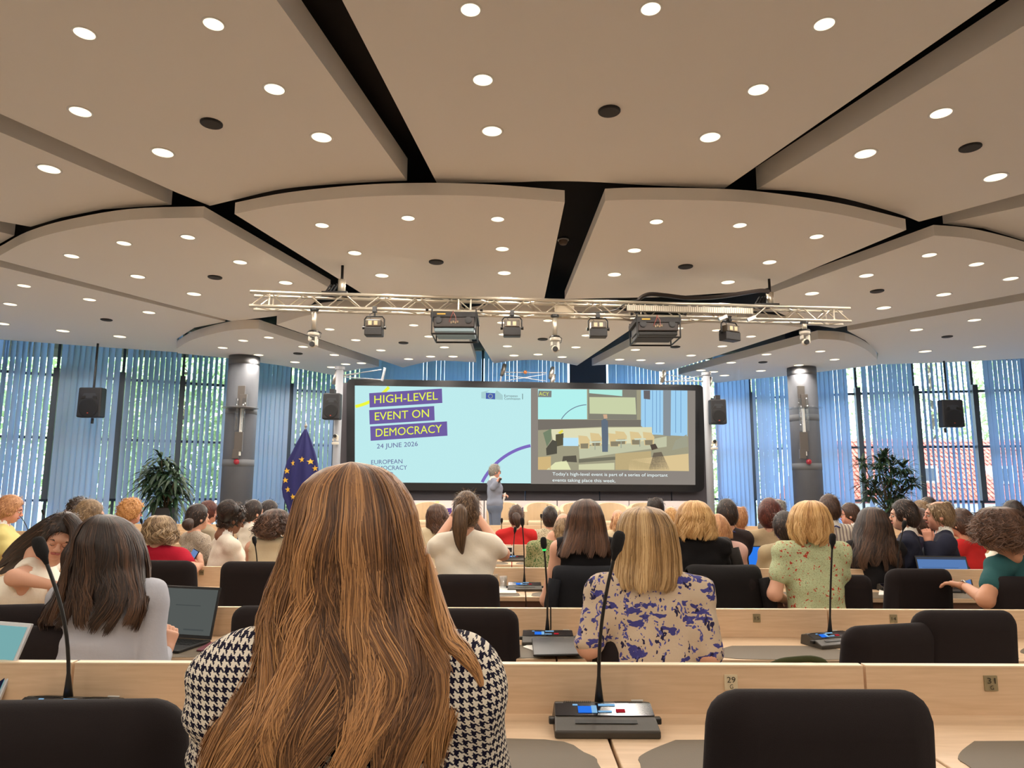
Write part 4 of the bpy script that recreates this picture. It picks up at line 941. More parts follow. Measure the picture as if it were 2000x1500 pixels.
fs = [(r_*M_+k, r_*M_+(k+1) % M_, (r_+1)*M_+(k+1) % M_, (r_+1)*M_+k) for r_ in range(len(prof)-1) for k in range(M_)] + [tuple(range(M_))[::-1], tuple((len(prof)-1)*M_+k for k in range(M_))]
cl = MB().add(vs, [f[::-1] for f in fs]).build('flag_cloth', FB, fr, smooth=True)
def flag_y(px, py):
    for (y0, l0, r0), (y1, l1, r1) in zip(prof[:-1], prof[1:]):
        if y0 <= py <= y1: t = (py-y0)/(y1-y0); l = l0+(l1-l0)*t; r = r0+(r1-r0)*t; break
    wd = (r-l)*FY/F; u = max(0.02, min(.98, (px-l)/(r-l))); side = math.sqrt(max(0, 1-(1-2*u)**2))
    return -side*min(.16, wd*.28) - .035*math.sin(u*19+1)*min(1, wd*2)
for sx2, sy2 in [(577,905),(594,898),(610,902),(618,915),(564,920),(561,938),(566,956),(578,970),(591,974),(606,968),(617,955),(620,935)]:
    pts = []
    for k in range(10):
        a = PI/2+2*PI*k/10+.1; rr = 6.2 if k % 2 == 0 else 2.6; x, y = sx2+rr*math.cos(a)*.95, sy2-rr*math.sin(a)
        pts.append(Vector((P(x, y, FY).x-fq.x, flag_y(x, y)-.012, P(x, y, FY).z)))
    MB().prism(pts, (0, .004, 0)).build('star', GOLD, cl)
# ================================================================ PLANTS
LEAF = mat('leaf_dark', rgb(34, 58, 34), .45, var=.3, vscale=30, spec=.5)
STEM = mat('stem_brown', rgb(80, 66, 48), .8); POT = mat('planter_dark', rgb(52, 52, 56), .6)
def leaf(mb, p, d, L, w_, droop):
    d = d.normalized(); s = d.cross(Vector((0, 0, 1))); s = s.normalized() if s.length > .01 else Vector((1, 0, 0)); n = 4; L_, R_, prev = [], [], None; vs = []
    for i in range(n+1):
        t = i/n; c = p+d*L*t+Vector((0, 0, -droop*L*t*t)); wi = w_*math.sin(PI*min(.97, .08+t*.9))
        vs += [c-s*wi, c+Vector((0, 0, .004)), c+s*wi]
    fs = []
    for i in range(n): k = 3*i; fs += [(k, k+1, k+4, k+3), (k+1, k+2, k+5, k+4)]
    mb.add(vs, fs)
def plant(px, Y, lab, clusters, pot, drop, seed, nl, Ll):
    rg = random.Random(seed); q = P(px, 1000, Y); r = empty('potted_plant', (q.x, Y, 0), label=lab, cat='plant')
    x0, y0, x1, y1 = pot; zt = P(px, y0, Y).z; wp = (x1-x0)*Y/F/2
    MB().prism([(-wp*.8, -wp*.8, 0), (wp*.8, -wp*.8, 0), (wp*.8, wp*.8, 0), (-wp*.8, wp*.8, 0)], (0, 0, .01)).add([(-wp*.8, -wp*.8, .0), (wp*.8, -wp*.8, .0), (wp*.8, wp*.8, .0), (-wp*.8, wp*.8, .0), (-wp, -wp, zt), (wp, -wp, zt), (wp, wp, zt), (-wp, wp, zt)], [(0,1,5,4),(1,2,6,5),(2,3,7,6),(3,0,4,7),(4,5,6,7)]).build('planter', POT, r)
    MB().box((-wp*.85, -wp*.85, zt), (wp*.85, wp*.85, zt+.01)).build('soil', mat('soil', rgb(50, 38, 30), .95), r)
    fol = MB(); sm = MB()
    for cx, cy, cr in clusters:
        c = P(cx, cy, Y)-Vector((q.x, Y, 0)); c.y += rg.uniform(-.25, .25); R_ = cr*Y/F
        b = Vector((0, 0, max(zt, c.z-.9))); sm.tube([(rg.uniform(-.03, .03), rg.uniform(-.03, .03), zt-.02), b*.999+Vector((.02, 0, 0)), c], [.018, .014, .008], 5)
        for k in range(nl):
            a = rg.uniform(0, 2*PI); e = rg.uniform(-.5, 1.2); d = Vector((math.cos(a)*math.cos(e), math.sin(a)*math.cos(e), math.sin(e)))
            leaf(fol, c+d*R_*rg.uniform(0, .9), d, (Ll*rg.uniform(.7, 1.2)), Ll*.10, drop*rg.uniform(.5, 1.3))
    sm.build('stems', STEM, r); o = fol.build('foliage', LEAF, r); tag(o, kind='stuff'); return r
plant(322, 12.8, 'tall drooping long leaved plant in a dark square planter', [(322, 900, 18), (320, 920, 20), (300, 925, 18), (340, 925, 16), (285, 932, 14), (355, 935, 12), (322, 940, 22), (305, 950, 16), (338, 950, 18), (325, 965, 20), (305, 975, 14), (345, 972, 14), (320, 985, 14)], (306, 992, 341, 1060), .75, 3, 34, .30)
plant(1735, 12.9, 'bushy round plant in a dark planter before the closed blind', [(1712, 905, 16), (1735, 912, 18), (1690, 905, 12), (1755, 915, 14), (1705, 925, 18), (1730, 935, 20), (1760, 935, 16), (1772, 945, 10), (1700, 945, 16), (1720, 955, 20), (1745, 955, 18), (1710, 970, 14), (1735, 975, 20), (1760, 965, 12), (1730, 990, 14), (1718, 895, 10)], (1722, 1002, 1752, 1060), .4, 8, 70, .19)
# ================================================================ OUTSIDE
GR = mat('outside_ground', rgb(130, 140, 100), .9); tag(MB().box((-60, 21.1, -1.5), (60, 90, -1.3)).build('ground_outside', GR), kind='structure')
LG = mat('tree_leaf', rgb(196, 212, 160), .7, var=.45, vscale=3); BARK = mat('bark', rgb(90, 75, 60), .9)
def tree(x, y, h, rr, lab, seed, n=2600):
    rg = np.random.RandomState(seed); r = empty('tree', (x, y, -1.3), label=lab, cat='tree', group='trees outside the windows')
    MB().tube([(0, 0, 0), (.1, 0, h*.5), (0, .1, h*.8)], [.22, .15, .06], 8).build('trunk', BARK, r)
    u = rg.normal(size=(n, 3)); u /= np.linalg.norm(u, axis=1)[:, None]; u *= (rg.uniform(.25, 1, n)**.5)[:, None]
    c = u*np.array([rr, rr, h*.46]) + np.array([0, 0, h*.55]); a = rg.normal(size=(n, 3)); a /= np.linalg.norm(a, axis=1)[:, None]; b = np.cross(a, rg.normal(size=(n, 3))); b /= np.linalg.norm(b, axis=1)[:, None]
    s = rg.uniform(.09, .2, n)[:, None]; V = np.stack([c-a*s, c-b*s*.6, c+a*s, c+b*s*.6], 1).reshape(-1, 3)
    o = link('foliage', np_mesh('foliage', V, np.arange(4*n).reshape(-1, 4), False), LG, r); tag(o, kind='stuff')
for i, (x, y, h, rr, lab) in enumerate([(-21, 24, 11, 3.6, 'green tree outside the open blind above the person in yellow'), (-15.5, 27, 10, 3.4, 'green tree outside behind the hanging loudspeaker'), (-12, 25, 9, 2.8, 'green tree outside behind the drooping plant'), (-8.6, 27, 9.5, 3, 'green tree outside between grey column and plant'), (-6, 25, 8, 2.2, 'green tree outside behind the flag'), (22, 36, 13, 4.2, 'green tree outside above the red roof'), (11.5, 37, 12, 3.2, 'pale tree outside beside the bushy plant'), (27, 30, 11, 4, 'green tree outside past the red roof')]): tree(x, y, h, rr, lab, 40+i, 6000)
ho = empty('house', (16.2, 25, -1.3), label='house outside with a red tiled roof and white dormers', cat='house')
MB().box((-4, 0, 0), (5, 6, 2.2)).build('house_wall', mat('house_white', rgb(225, 225, 220), .8), ho)
MB().prism([(-4.3, -.4, 2.2), (-4.3, 3, 4.6), (-4.3, 6.4, 2.2)], (9.6, 0, 0)).build('roof', mat('roof_base', rgb(170, 96, 76), .8), ho)
tl = MB(); TM = mat('roof_tile', rgb(196, 110, 88), .7, var=.3, vscale=6)
for i in range(16):
    for j in range(54):
        t = i/16; x = -4.25+j*.177; y = -.4+3.4*t; z = 2.22+2.4*t
        tl.add([(x, y, z+.05), (x+.06, y-.02, z+.11), (x+.13, y, z+.05), (x, y+.24, z+.18), (x+.06, y+.24, z+.24), (x+.13, y+.24, z+.18)], [(0, 1, 4, 3), (1, 2, 5, 4), (0, 2, 1)])
tag(tl.build('roof_tiles', TM, ho), kind='stuff')
for x in (-1.2, 1.6):
    d = MB().box((x, .5, 2.9), (x+.6, 1.6, 3.55)).build('dormer', mat('house_white', (1, 1, 1, 1)), ho); MB().box((x+.1, .47, 3.0), (x+.5, .5, 3.45)).build('dormer_window', SCRD, d)
# ================================================================ PEOPLE
SKIN = {'fair': mat('skin_fair', rgb(214, 164, 138), .55, spec=.35), 'tan': mat('skin_tan', rgb(196, 142, 112), .55, spec=.35), 'brown': mat('skin_brown', rgb(128, 84, 60), .5), 'pink': mat('skin_pink', rgb(218, 156, 132), .55, spec=.35)}
LIP = mat('lip', rgb(176, 96, 88), .5); BROW = mat('brow_dark', rgb(58, 42, 34), .8); EYEW = mat('eye_white', rgb(220, 214, 205), .3); EYED = mat('eye_dark', rgb(40, 30, 26), .2)
def hair_mat(name, dark, mid, light, dirt=.0):
    if name in MATS: return MATS[name]
    m = mat(name, mid, .42, spec=.45); n, l, p = nodes_of(m)
    uv = n.new('ShaderNodeUVMap'); s = n.new('ShaderNodeSeparateXYZ'); r = n.new('ShaderNodeValToRGB'); e = r.color_ramp
    e.elements[0].position = .0; e.elements[0].color = dark; e.elements[1].position = 1; e.elements[1].color = light; k = e.elements.new(.5); k.color = mid
    l.new(uv.outputs[0], s.inputs[0]); l.new(s.outputs[0], r.inputs[0]); l.new(r.outputs[0], p.inputs['Base Color']); return m
def hcol(d, m, l): return rgb(*d), rgb(*m), rgb(*l)
HAIRS = {'front': hair_mat('hair_honey', *hcol((58, 38, 25), (122, 84, 54), (208, 154, 100))), 'dark': hair_mat('hair_dark', *hcol((20, 15, 14), (44, 31, 26), (100, 72, 54))),
 'brown': hair_mat('hair_brown', *hcol((40, 27, 21), (76, 52, 40), (118, 84, 62))), 'blonde': hair_mat('hair_blonde', *hcol((96, 72, 46), (170, 134, 88), (220, 188, 138))), 'gold': hair_mat('hair_gold', *hcol((140, 96, 50), (196, 150, 92), (230, 192, 134))),
 'ash': hair_mat('hair_ash', *hcol((84, 66, 48), (138, 112, 82), (186, 160, 124))), 'auburn': hair_mat('hair_auburn', *hcol((50, 20, 16), (92, 44, 34), (126, 66, 48))), 'ginger': hair_mat('hair_ginger', *hcol((150, 96, 50), (196, 142, 86), (226, 178, 116))),
 'grey': hair_mat('hair_grey', *hcol((96, 92, 86), (140, 136, 128), (180, 176, 168))), 'ponytail': hair_mat('hair_ponytail', *hcol((50, 36, 28), (100, 76, 56), (160, 128, 92))), 'straw': hair_mat('hair_straw', *hcol((140, 90, 58), (190, 138, 96), (220, 172, 124)))}
def set_uv(me, u_per_vert):
    uv = me.uv_layers.new(name='UVMap'); li = np.zeros(len(me.loops), np.int32); me.loops.foreach_get('vertex_index', li)
    a = np.zeros((len(li), 2), np.float32); a[:, 0] = u_per_vert[li]; uv.data.foreach_set('uv', a.ravel())
def strand_mesh(name, paths, widths, ucol, normals):
    "paths (n,k,3), normals (n,k,3) outward; flat ribbons with a slight ridge"
    n, k, _ = paths.shape
    t = np.gradient(paths, axis=1); s = np.cross(t, normals); s /= np.linalg.norm(s, axis=2)[..., None]+1e-9
    taper = np.ones(k); taper[-1] = .2; taper[-2] = .7; taper[0] = .6
    w_ = widths[:, None, None]*taper[None, :, None]*.5
    V = np.stack([paths-s*w_, paths+normals*w_*.5, paths+s*w_], 2).reshape(-1, 3)
    b = (np.arange(n)[:, None, None]*k*3 + np.arange(k-1)[None, :, None]*3 + np.arange(2)[None, None, :])
    Q = np.stack([b, b+1, b+4, b+3], -1).reshape(-1, 4)
    return V, Q, np.repeat(ucol, k*3)
def hair_envelope(profile, Y, nstr, wid, matk, name='hair', back=.75, front=.55, yaw=0, gap=0, wave=.0, wfreq=3.0, seed=1, parent=None, loc=None, topflat=.0, k=22, clump=26, yoff=0, shell=.9, part=None, body_lean=0, frizz=.004, endvar=.25, dy=None, sc=.92):
    """long hair: profile rows (py, xl, xr) in the picture at depth Y give the outline; the cross-section is an ellipse whose
    depth is derived from the width. gap: half angle (deg) left open round the face, which looks along yaw."""
    rg = np.random.RandomState(seed)
    rows = []
    zt0 = P(profile[0][1], profile[0][0], Y).z
    for row in profile:
        py, xl, xr = row[:3]; zq0 = P(1000, py, Y).z; Yr = Y - .107*max(0, min(1, (zt0-.22-zq0)/.14))
        a = P(xl, py, Yr); b = P(xr, py, Yr); rows.append((a.z, a.x, b.x))
    rows = np.array(rows); z = rows[:, 0]; cx = (rows[:, 1]+rows[:, 2])/2; hw = (rows[:, 2]-rows[:, 1])/2
    zt, zb = z[0], z[-1]
    def at(zq): # arrays
        return np.interp(-zq, -z, cx), np.interp(-zq, -z, hw)
    H = zt-zb; hmax = np.interp(-(zt-.11), -z, hw)
    def depthf(zq, hwq): # half depth: skull above, flat curtain lying on the back below
        d = np.minimum(hwq, hmax)*1.08
        sk = (.108*sc+.016)*np.sqrt(np.clip(1-((zq-(zt-.13))/.135)**2, 0, 1)); d = np.maximum(d, np.where(zq > zt-.15, sk, .118*sc))
        low = np.clip((zt-.22-zq)/.14, 0, 1)
        return d*(1-low) + np.minimum(d, .05)*low
    fyaw = rad(yaw)
    fdir = PI/2+fyaw # direction of the face (away from camera = +Y)
    def pos(phi, zq, lay):
        c, h = at(zq); d = depthf(zq, h); low = np.clip((zt-.22-zq)/.14, 0, 1)
        yc = Y + yoff - .012 - low*.095 + body_lean*(zt-zq)
        return np.stack([c + h*lay*np.cos(phi), yc + d*lay*np.sin(phi), zq], -1)
    ph = rg.uniform(0, 2*PI, nstr*3)
    if gap:
        dd = np.abs((ph-fdir+PI) % (2*PI)-PI); ph = ph[dd > rad(gap)]
    else:
        ph = ph[np.sin(ph) < front]
    ph = ph[:nstr]; n = len(ph)
    cl = rg.randint(0, clump, n); clph = rg.uniform(0, 2*PI, clump); cla = rg.uniform(.5, 1.2, clump); cll = rg.uniform(0, 1, clump)
    cli = ((ph/(2*PI)*clump*1.0 + rg.normal(0, .35, n)).astype(int)) % clump
    lay = 1 - np.abs(rg.normal(0, .05, n)) - .0; lay += .05*(cll[cli]-.6)
    s = np.linspace(0, 1, k)
    end = 1 - np.abs(rg.normal(0, endvar*.35, n)) - cll[(cli*7) % clump]*endvar*.35
    # arc over the skull: z follows cosine at the start
    S_, E_ = s[None, :], end[:, None]
    tt = S_*E_; z_ = zt - H*(tt**1.35*.999 + .0)
    lat = S_**1.6
    phw = ph[:, None] + wave/ max(.06, hmax)*lat*np.sin(2*PI*wfreq*S_ + clph[cli][:, None])*cla[cli][:, None]
    layw = lay[:, None] + wave/max(.06, hmax)*.45*lat*np.cos(2*PI*wfreq*S_ + clph[cli][:, None]*1.7)
    # gather towards clump centre low down
    cc = (cli+.5)/clump*2*PI; dphi = ((cc-ph+PI) % (2*PI))-PI
    phw += (dphi*.55)[:, None]*lat
    Pp = pos(phw, z_, layw)
    fz = np.cumsum(rg.normal(0, frizz, (n, k, 3)), axis=1)*.5; fz[..., 2] *= .2; Pp += fz*S_[..., None]
    c0, h0 = at(z_); N = np.stack([np.cos(phw)/np.maximum(h0, .01), np.sin(phw)/np.maximum(depthf(z_, h0), .01), np.zeros_like(phw)], -1)
    N[..., 2] += (1-S_)**3*12; N /= np.linalg.norm(N, axis=2)[..., None]
    uc = np.clip(.55*cll[cli] + .45*rg.uniform(0, 1, n) - .02 + rg.normal(0, .16, n), 0, 1)
    V, Q, U = strand_mesh(name, Pp, wid*rg.uniform(.6, 1.4, n), uc, N)
    # light tips, darker crown
    tfac = np.repeat(np.tile(s, n), 3); U = np.clip(U + (tfac-.45)*.35, 0, 1)
    parts = [(V, Q)]; Us = [U]
    if shell:
        a = np.linspace(0, 2*PI, 33)[:-1]
        if gap: a = np.linspace(fdir+rad(gap), fdir+2*PI-rad(gap), 32)
        zz = zt - .004 - H*np.linspace(0.0, .86 if H < .4 else .80, 30)**1.6
        G = np.stack([pos(a, np.full(len(a), q-.004), shell if i else .01) for i, q in enumerate(zz)])
        m = len(a); G = G.reshape(-1, 3); q = []
        for i in range(len(zz)-1):
            for j in range(m if not gap else m-1): q.append((i*m+j, i*m+(j+1) % m, (i+1)*m+(j+1) % m, (i+1)*m+j))
        parts.append((G, np.array(q)[:, ::-1])); Us.append(np.full(len(G), .12))
    V, Q, M_ = join_np([(v, q, 0) for v, q in parts])
    if loc is not None: V = V - np.array(loc)
    me = np_mesh(name, V, Q); set_uv(me, np.concatenate(Us).astype(np.float32))
    return link(name, me, HAIRS[matk], parent)
def hair_cap(hc, s, yaw, matk, res, parent, loc, extra=(), bald=0, low=-.075, vol=1.0, curly=0, seed=0, pitch=0, roll=0, strands=350, fringe=.045):
    "short or tied hair: a cap over the skull (implicit), plus tufts"
    Rz = np.array(Matrix.Rotation(rad(yaw), 3, 'Z') @ Matrix.Rotation(rad(pitch), 3, 'X') @ Matrix.Rotation(rad(roll), 3, 'Y'))
    g = lambda v: tuple(np.array(hc) + Rz @ np.array(v)*s)
    prims = [ell(g((0, -.012, .018)), np.array((.088, .108, .118))*s*vol, Rz)]
    prims += [ell(g((0, -.045, -.03)), np.array((.078, .075, .085))*s*vol, Rz)]
    for e in extra: prims.append(ell(g(e[0]), np.array(e[1])*s, Rz) if len(e) == 2 else cone(g(e[0]), g(e[1]), e[2]*s, e[3]*s))
    neg = [ell(g((0, .105, -.035)), np.array((.082, .085, .105))*s, Rz), ell(g((0, .04, -.125)), np.array((.12, .085, .085))*s, Rz)]
    if bald: neg = [ell(g((0, .01, .115)), np.array((.062, .085, .05*bald+.02))*s, Rz)] + neg
    rg = np.random.RandomState(seed)
    def post(Fd, ax):
        X, Y_, Z_ = np.meshgrid(*ax, indexing='ij', sparse=True)
        f = 90/s if curly else 55/s
        return Fd + (.006*s if curly else .002*s)*(np.sin(X*f)*np.sin(Y_*f*1.1+1)*np.sin(Z_*f*.9+2))*(2.0 if curly else 1)
    # skull interior removed only where face is; keep as solid cap
    V, Q = blob(prims, res, .03*s, neg, post=post)
    tri_u = np.clip(.35 + .25*np.sin(V[:, 0]*210/s+V[:, 2]*60)*np.sin(V[:, 1]*170/s) + rg.uniform(-.15, .15, len(V)), 0, 1)
    parts = [(V, Q, 0)]; Us = [tri_u]
    if strands and len(V) > 50:
        loc_ = (V-np.array(hc)) @ Rz / s
        idx = rg.choice(len(V), strands); p = V[idx]; l_ = loc_[idx]
        nr_ = l_ - np.array((0, -.015, 0)); nr_ /= np.linalg.norm(nr_, axis=1)[:, None]
        if curly: d = rg.normal(size=(strands, 3)); d -= (d*nr_).sum(1)[:, None]*nr_
        else:
            d = np.array((0, -.3, -1.)) - (np.array((0, -.3, -1.))*nr_).sum(1)[:, None]*nr_; d += rg.normal(0, .25, d.shape)
        d /= np.linalg.norm(d, axis=1)[:, None]
        L = (.03 if not curly else .022)*s*rg.uniform(.6, 1.4, strands)
        tt = np.linspace(0, 1, 4)[None, :, None]
        wn = nr_ @ Rz.T; wd = d @ Rz.T
        path = p[:, None]+wn[:, None]*(.003*s+np.sin(tt*PI)*(.012 if curly else .004)*s)+wd[:, None]*L[:, None, None]*tt
        V2, Q2, U2 = strand_mesh('x', path, np.full(strands, (.006 if curly else .004)*s)*rg.uniform(.6, 1.3, strands), np.clip(rg.uniform(.2, .95, strands), 0, 1), np.repeat(wn[:, None], 4, 1))
        parts.append((V2, Q2, 0)); Us.append(U2)
    V, Q, M_ = join_np(parts); me = np_mesh('hair', V-np.array(loc), Q); set_uv(me, np.concatenate(Us).astype(np.float32))
    return link('hair', me, HAIRS[matk], parent)
def hand_mesh(wr, d, palm_n, s=1.0, curl=.5, res=.0045):
    "wr wrist, d pointing direction, palm_n palm normal; five separate fingers and a thumb"
    wr = np.array(wr, float); d = np.array(d, float); d /= np.linalg.norm(d); n = np.array(palm_n, float); n -= n.dot(d)*d; n /= np.linalg.norm(n); sd_ = np.cross(d, n)
    pr = [cone(wr-d*.02*s, wr+d*.02*s, .024*s, .026*s)]
    L = lambda a, b, c: wr + (d*a + sd_*b + n*c)*s
    for b in (-.024, -.008, .008, .024): pr.append(cone(L(.02, b*.7, 0), L(.082, b, 0), .0145*s, .0125*s))
    V1, Q1 = blob(pr, res, .012*s); parts = [(V1, Q1, 0)]
    fp = []
    for b, ln in ((-.027, .062), (-.009, .073), (.009, .078), (.027, .070)):
        a0 = 0; p = L(.078, b, 0); r0 = .0092
        for j, (f, c) in enumerate(((.45, curl*.55), (.32, curl*1.0), (.23, curl*.8))):
            a0 += c; dd = (math.cos(a0), math.sin(a0)); q = p + (d*dd[0] + n*dd[1] + sd_*b*(1.2 if not curl > .9 else .3))*ln*f*s
            fp.append(cone(p, q, (r0-.0008*j)*s, (r0-.0008*j-.0008)*s)); p = q
    V2, Q2 = blob(fp, res*.85, .0025*s); parts.append((V2, Q2, 0))
    p = L(.018, .024, .004); q = L(.055, .046, .014); r_ = L(.082, .050, .020+.012*curl)
    V3, Q3 = blob([cone(L(.01, .012, 0), p, .016*s, .014*s), cone(p, q, .013*s, .0105*s), cone(q, r_, .0102*s, .008*s)], res, .004*s); parts.append((V3, Q3, 0))
    return parts
def head_parts(hc, s, yaw, pitch, roll, res, face, lids=False):
    Rz = np.array(Matrix.Rotation(rad(yaw), 3, 'Z') @ Matrix.Rotation(rad(pitch), 3, 'X') @ Matrix.Rotation(rad(roll), 3, 'Y'))
    g = lambda v: tuple(np.array(hc) + Rz @ np.array(v)*s)
    E = lambda c, r: ell(g(c), np.array(r)*s, Rz)
    pr = [E((0, -.012, .02), (.076, .096, .095)), E((0, .022, -.045), (.058, .066, .072)), E((0, .048, -.088), (.03, .03, .024)),
          cone(g((0, -.02, -.05)), g((0, -.04, -.16)), .055*s, .054*s)]
    for sx_ in (-1, 1): pr.append(E((sx_*.04, .052, -.045), (.022, .022, .03)))
    pr.append(E((0, .078, .022), (.045, .016, .014)))
    neg = []
    if face:
        for sx_ in (-1, 1): neg.append(E((sx_*.031, .098, -.003), (.019, .014, .012)))
    Vh, Qh = blob(pr, res, .022*s, neg); out = [(Vh, Qh, 0)]
    r2 = min(res, .007*s) if face else res
    V, Q = blob([cone(g((0, .082, .010)), g((0, .104, -.030)), .009*s, .0125*s), E((-.011, .094, -.034), (.009, .011, .008)), E((.011, .094, -.034), (.009, .011, .008))], min(r2, .005*s) if face else r2, .01*s); out.append((V, Q, 0))
    for sx_ in (-1, 1):
        V, Q = blob([E((sx_*.077, -.008, -.008), (.010, .018, .031)), E((sx_*.079, -.004, -.028), (.009, .012, .013))], min(res, .007*s), .008*s, [E((sx_*.090, .0, -.004), (.009, .010, .018))]); out.append((V, Q, 0))
    if face:
        for sx_ in (-1, 1):
            V, Q = blob([E((sx_*.031, .079, -.003), (.0145, .012, .009 if not lids else .011))], .003*s, .001); out.append((V, Q, 0 if lids else 2))
            if not lids: V, Q = blob([E((sx_*.031, .0885, -.003), (.006, .004, .006))], .0022*s, .001); out.append((V, Q, 3))
            else: V, Q = blob([cone(g((sx_*.019, .088, -.011)), g((sx_*.031, .093, -.013)), .0014*s, .002*s), cone(g((sx_*.031, .093, -.013)), g((sx_*.045, .084, -.011)), .002*s, .0014*s)], .002*s, .001); out.append((V, Q, 4))
            V, Q = blob([cone(g((sx_*.017, .089, .017)), g((sx_*.034, .090, .023)), .0035*s, .004*s), cone(g((sx_*.034, .090, .023)), g((sx_*.050, .078, .017)), .004*s, .0025*s)], .0028*s, .003); out.append((V, Q, 4))
            V, Q = blob([cone(g((sx_*.018, .089, .004)), g((sx_*.032, .093, .008)), .0042*s, .005*s), cone(g((sx_*.032, .093, .008)), g((sx_*.046, .083, .002)), .005*s, .0035*s)], .0028*s, .003); out.append((V, Q, 0))
        V, Q = blob([cone(g((-.022, .084, -.060)), g((0, .095, -.057)), .0035*s, .0055*s), cone(g((.022, .084, -.060)), g((0, .095, -.057)), .0035*s, .0055*s), cone(g((-.017, .086, -.065)), g((.017, .086, -.065)), .005*s, .005*s)], .003*s, .004*s); out.append((V, Q, 1))
    return out, g
PANTS = mat('trousers_dark', rgb(44, 46, 56), .85)
PCOUNT = [0]
def person(px, py, Y, label, top, sleeve='short', skin='fair', yaw=0, hyaw=None, hp=0, hr=0, s=1.0, hair=('cap', 'brown', {}), res=None, arms=None, lean=.05, shx=0, shw=.175, zf=0, pants=None, face=None, stand=False, drop=0, name='person', torso_w=1.0, hang=False, hands=('r', 'l'), seat=None, hres=None, collar=None, neckdy=0, hand_pose=None, extra_top=(), scoop=0, group=None, lids=False, fold=.0045):
    """px,py: centre of the skull in the picture at depth Y; yaw: facing (0 = away from the viewer, + = towards picture left)"""
    PCOUNT[0] += 1
    hyaw = yaw if hyaw is None else hyaw
    q = P(px, py, Y); hc = np.array((q.x, Y, q.z)); res = res or max(.011, min(.024, Y*.0028)); hres = hres or res*.75
    if face is None: face = 60 < abs((hyaw+180) % 360-180)
    face = face and Y < 9.9
    if hair[0] == 'long' and 'gap' not in hair[2]: hs = .92*s
    else: hs = s
    c, s_ = math.cos(rad(yaw)), math.sin(rad(yaw)); fwd = np.array((-s_, c, 0)); rt = np.array((c, s_, 0)); up = np.array((0, 0, 1.))
    hfwd = np.array((-math.sin(rad(hyaw)), math.cos(rad(hyaw)), 0)); tilt = rad(hp)
    N = hc - up*.158*s - hfwd*.015*s*math.cos(tilt) - hfwd*math.sin(-tilt)*.10*s + rt*shx - up*drop + fwd*neckdy
    zseat = (seat if seat is not None else zf+.50)
    Tl = N[2]-zseat-.08 if not stand else .50*s
    Pe = N - fwd*lean*Tl/.5; Pe[2] = N[2]-Tl
    G = lambda o, a=0, b=0, d=0: o + rt*a + fwd*b + up*d
    Sh = {m: G(N, k*shw*s, .0, -.066*s) for k, m in ((1, 'r'), (-1, 'l'))}
    k_ = s*torso_w
    mid = N*(.55)+Pe*.45
    tor = [cone(G(N, 0, -.01, -.02), G(N, 0, -.01, .05*s), .062*s, .052*s)]
    tor += [cone(Sh['l'], G(N, -.05*s, -.01, -.035*s), .058*s, .055*s), cone(Sh['r'], G(N, .05*s, -.01, -.035*s), .058*s, .055*s)]
    tor += [cone(G(N, -.085*k_, .025, -.17*s), G(N, .085*k_, .025, -.17*s), .106*s)]
    tor += [cone(G(mid, -.05*k_, .01, -.02), G(mid, .05*k_, .01, -.02), .102*k_)]
    tor += [cone(G(Pe, -.08*k_, .02, .06), G(Pe, .08*k_, .02, .06), .118*k_)]
    for a in (-.06, .06): tor.append(cone(G(N, a*k_, .02, -.14*s), G(Pe, a*k_, .02, .10), .095*s, .10*k_))
    # arms
    J_ = {}
    for m, kk in (('r', 1), ('l', -1)):
        if arms and m in arms:
            E_, W_ = [np.array(v, float) for v in arms[m]]
        elif hang or stand:
            E_ = G(Sh[m], kk*.045*s, -.02, -.27*s); W_ = G(E_, -kk*.01, .07, -.23*s)
        else:
            E_ = G(Sh[m], kk*.05*s, .10*s, -.235*s); W_ = G(E_, -kk*.06*s, .22*s, -.01)
        J_[m] = (E_, W_)
    legs = []
    for kk in (-1, 1):
        hp_ = G(Pe, kk*.09*s, .02, .0)
        if stand: kn = G(hp_, kk*.01, .01, -.42*s); an = G(kn, kk*.0, -.02, -(kn[2]-zf-.09)); ft = G(an, kk*.01, .16*s, -.045)
        else: kn = G(hp_, kk*.06, .40*s, .0); kn[2] = zseat-.0; an = G(kn, 0, .0, 0); an[2] = zf+.09; ft = G(an, kk*.01, .14*s, -.045)
        legs.append((hp_, kn, an, ft))
    arm = []
    for m in 'rl':
        E_, W_ = J_[m]; arm += [cone(Sh[m], E_, .050*s, .040*s), cone(E_, W_, .041*s, .027*s)]
    bl = tor + arm
    for hp_, kn, an, ft in legs: bl += [cone(hp_, kn, .080*s, .056*s), cone(kn, an, .052*s, .034*s), cone(an-up*.03, ft, .038*s, .03*s)]
    root = empty(name, (float(Pe[0]), float(Pe[1]), zf), label=label, cat='person', group=group); loc = tuple(root.location)
    parts = []
    V, Q = blob(bl, res, .035*s); parts.append((V, Q, 0))
    hp_parts, g = head_parts(hc-up*.006, hs, hyaw, hp, hr, hres, face, lids); parts += hp_parts
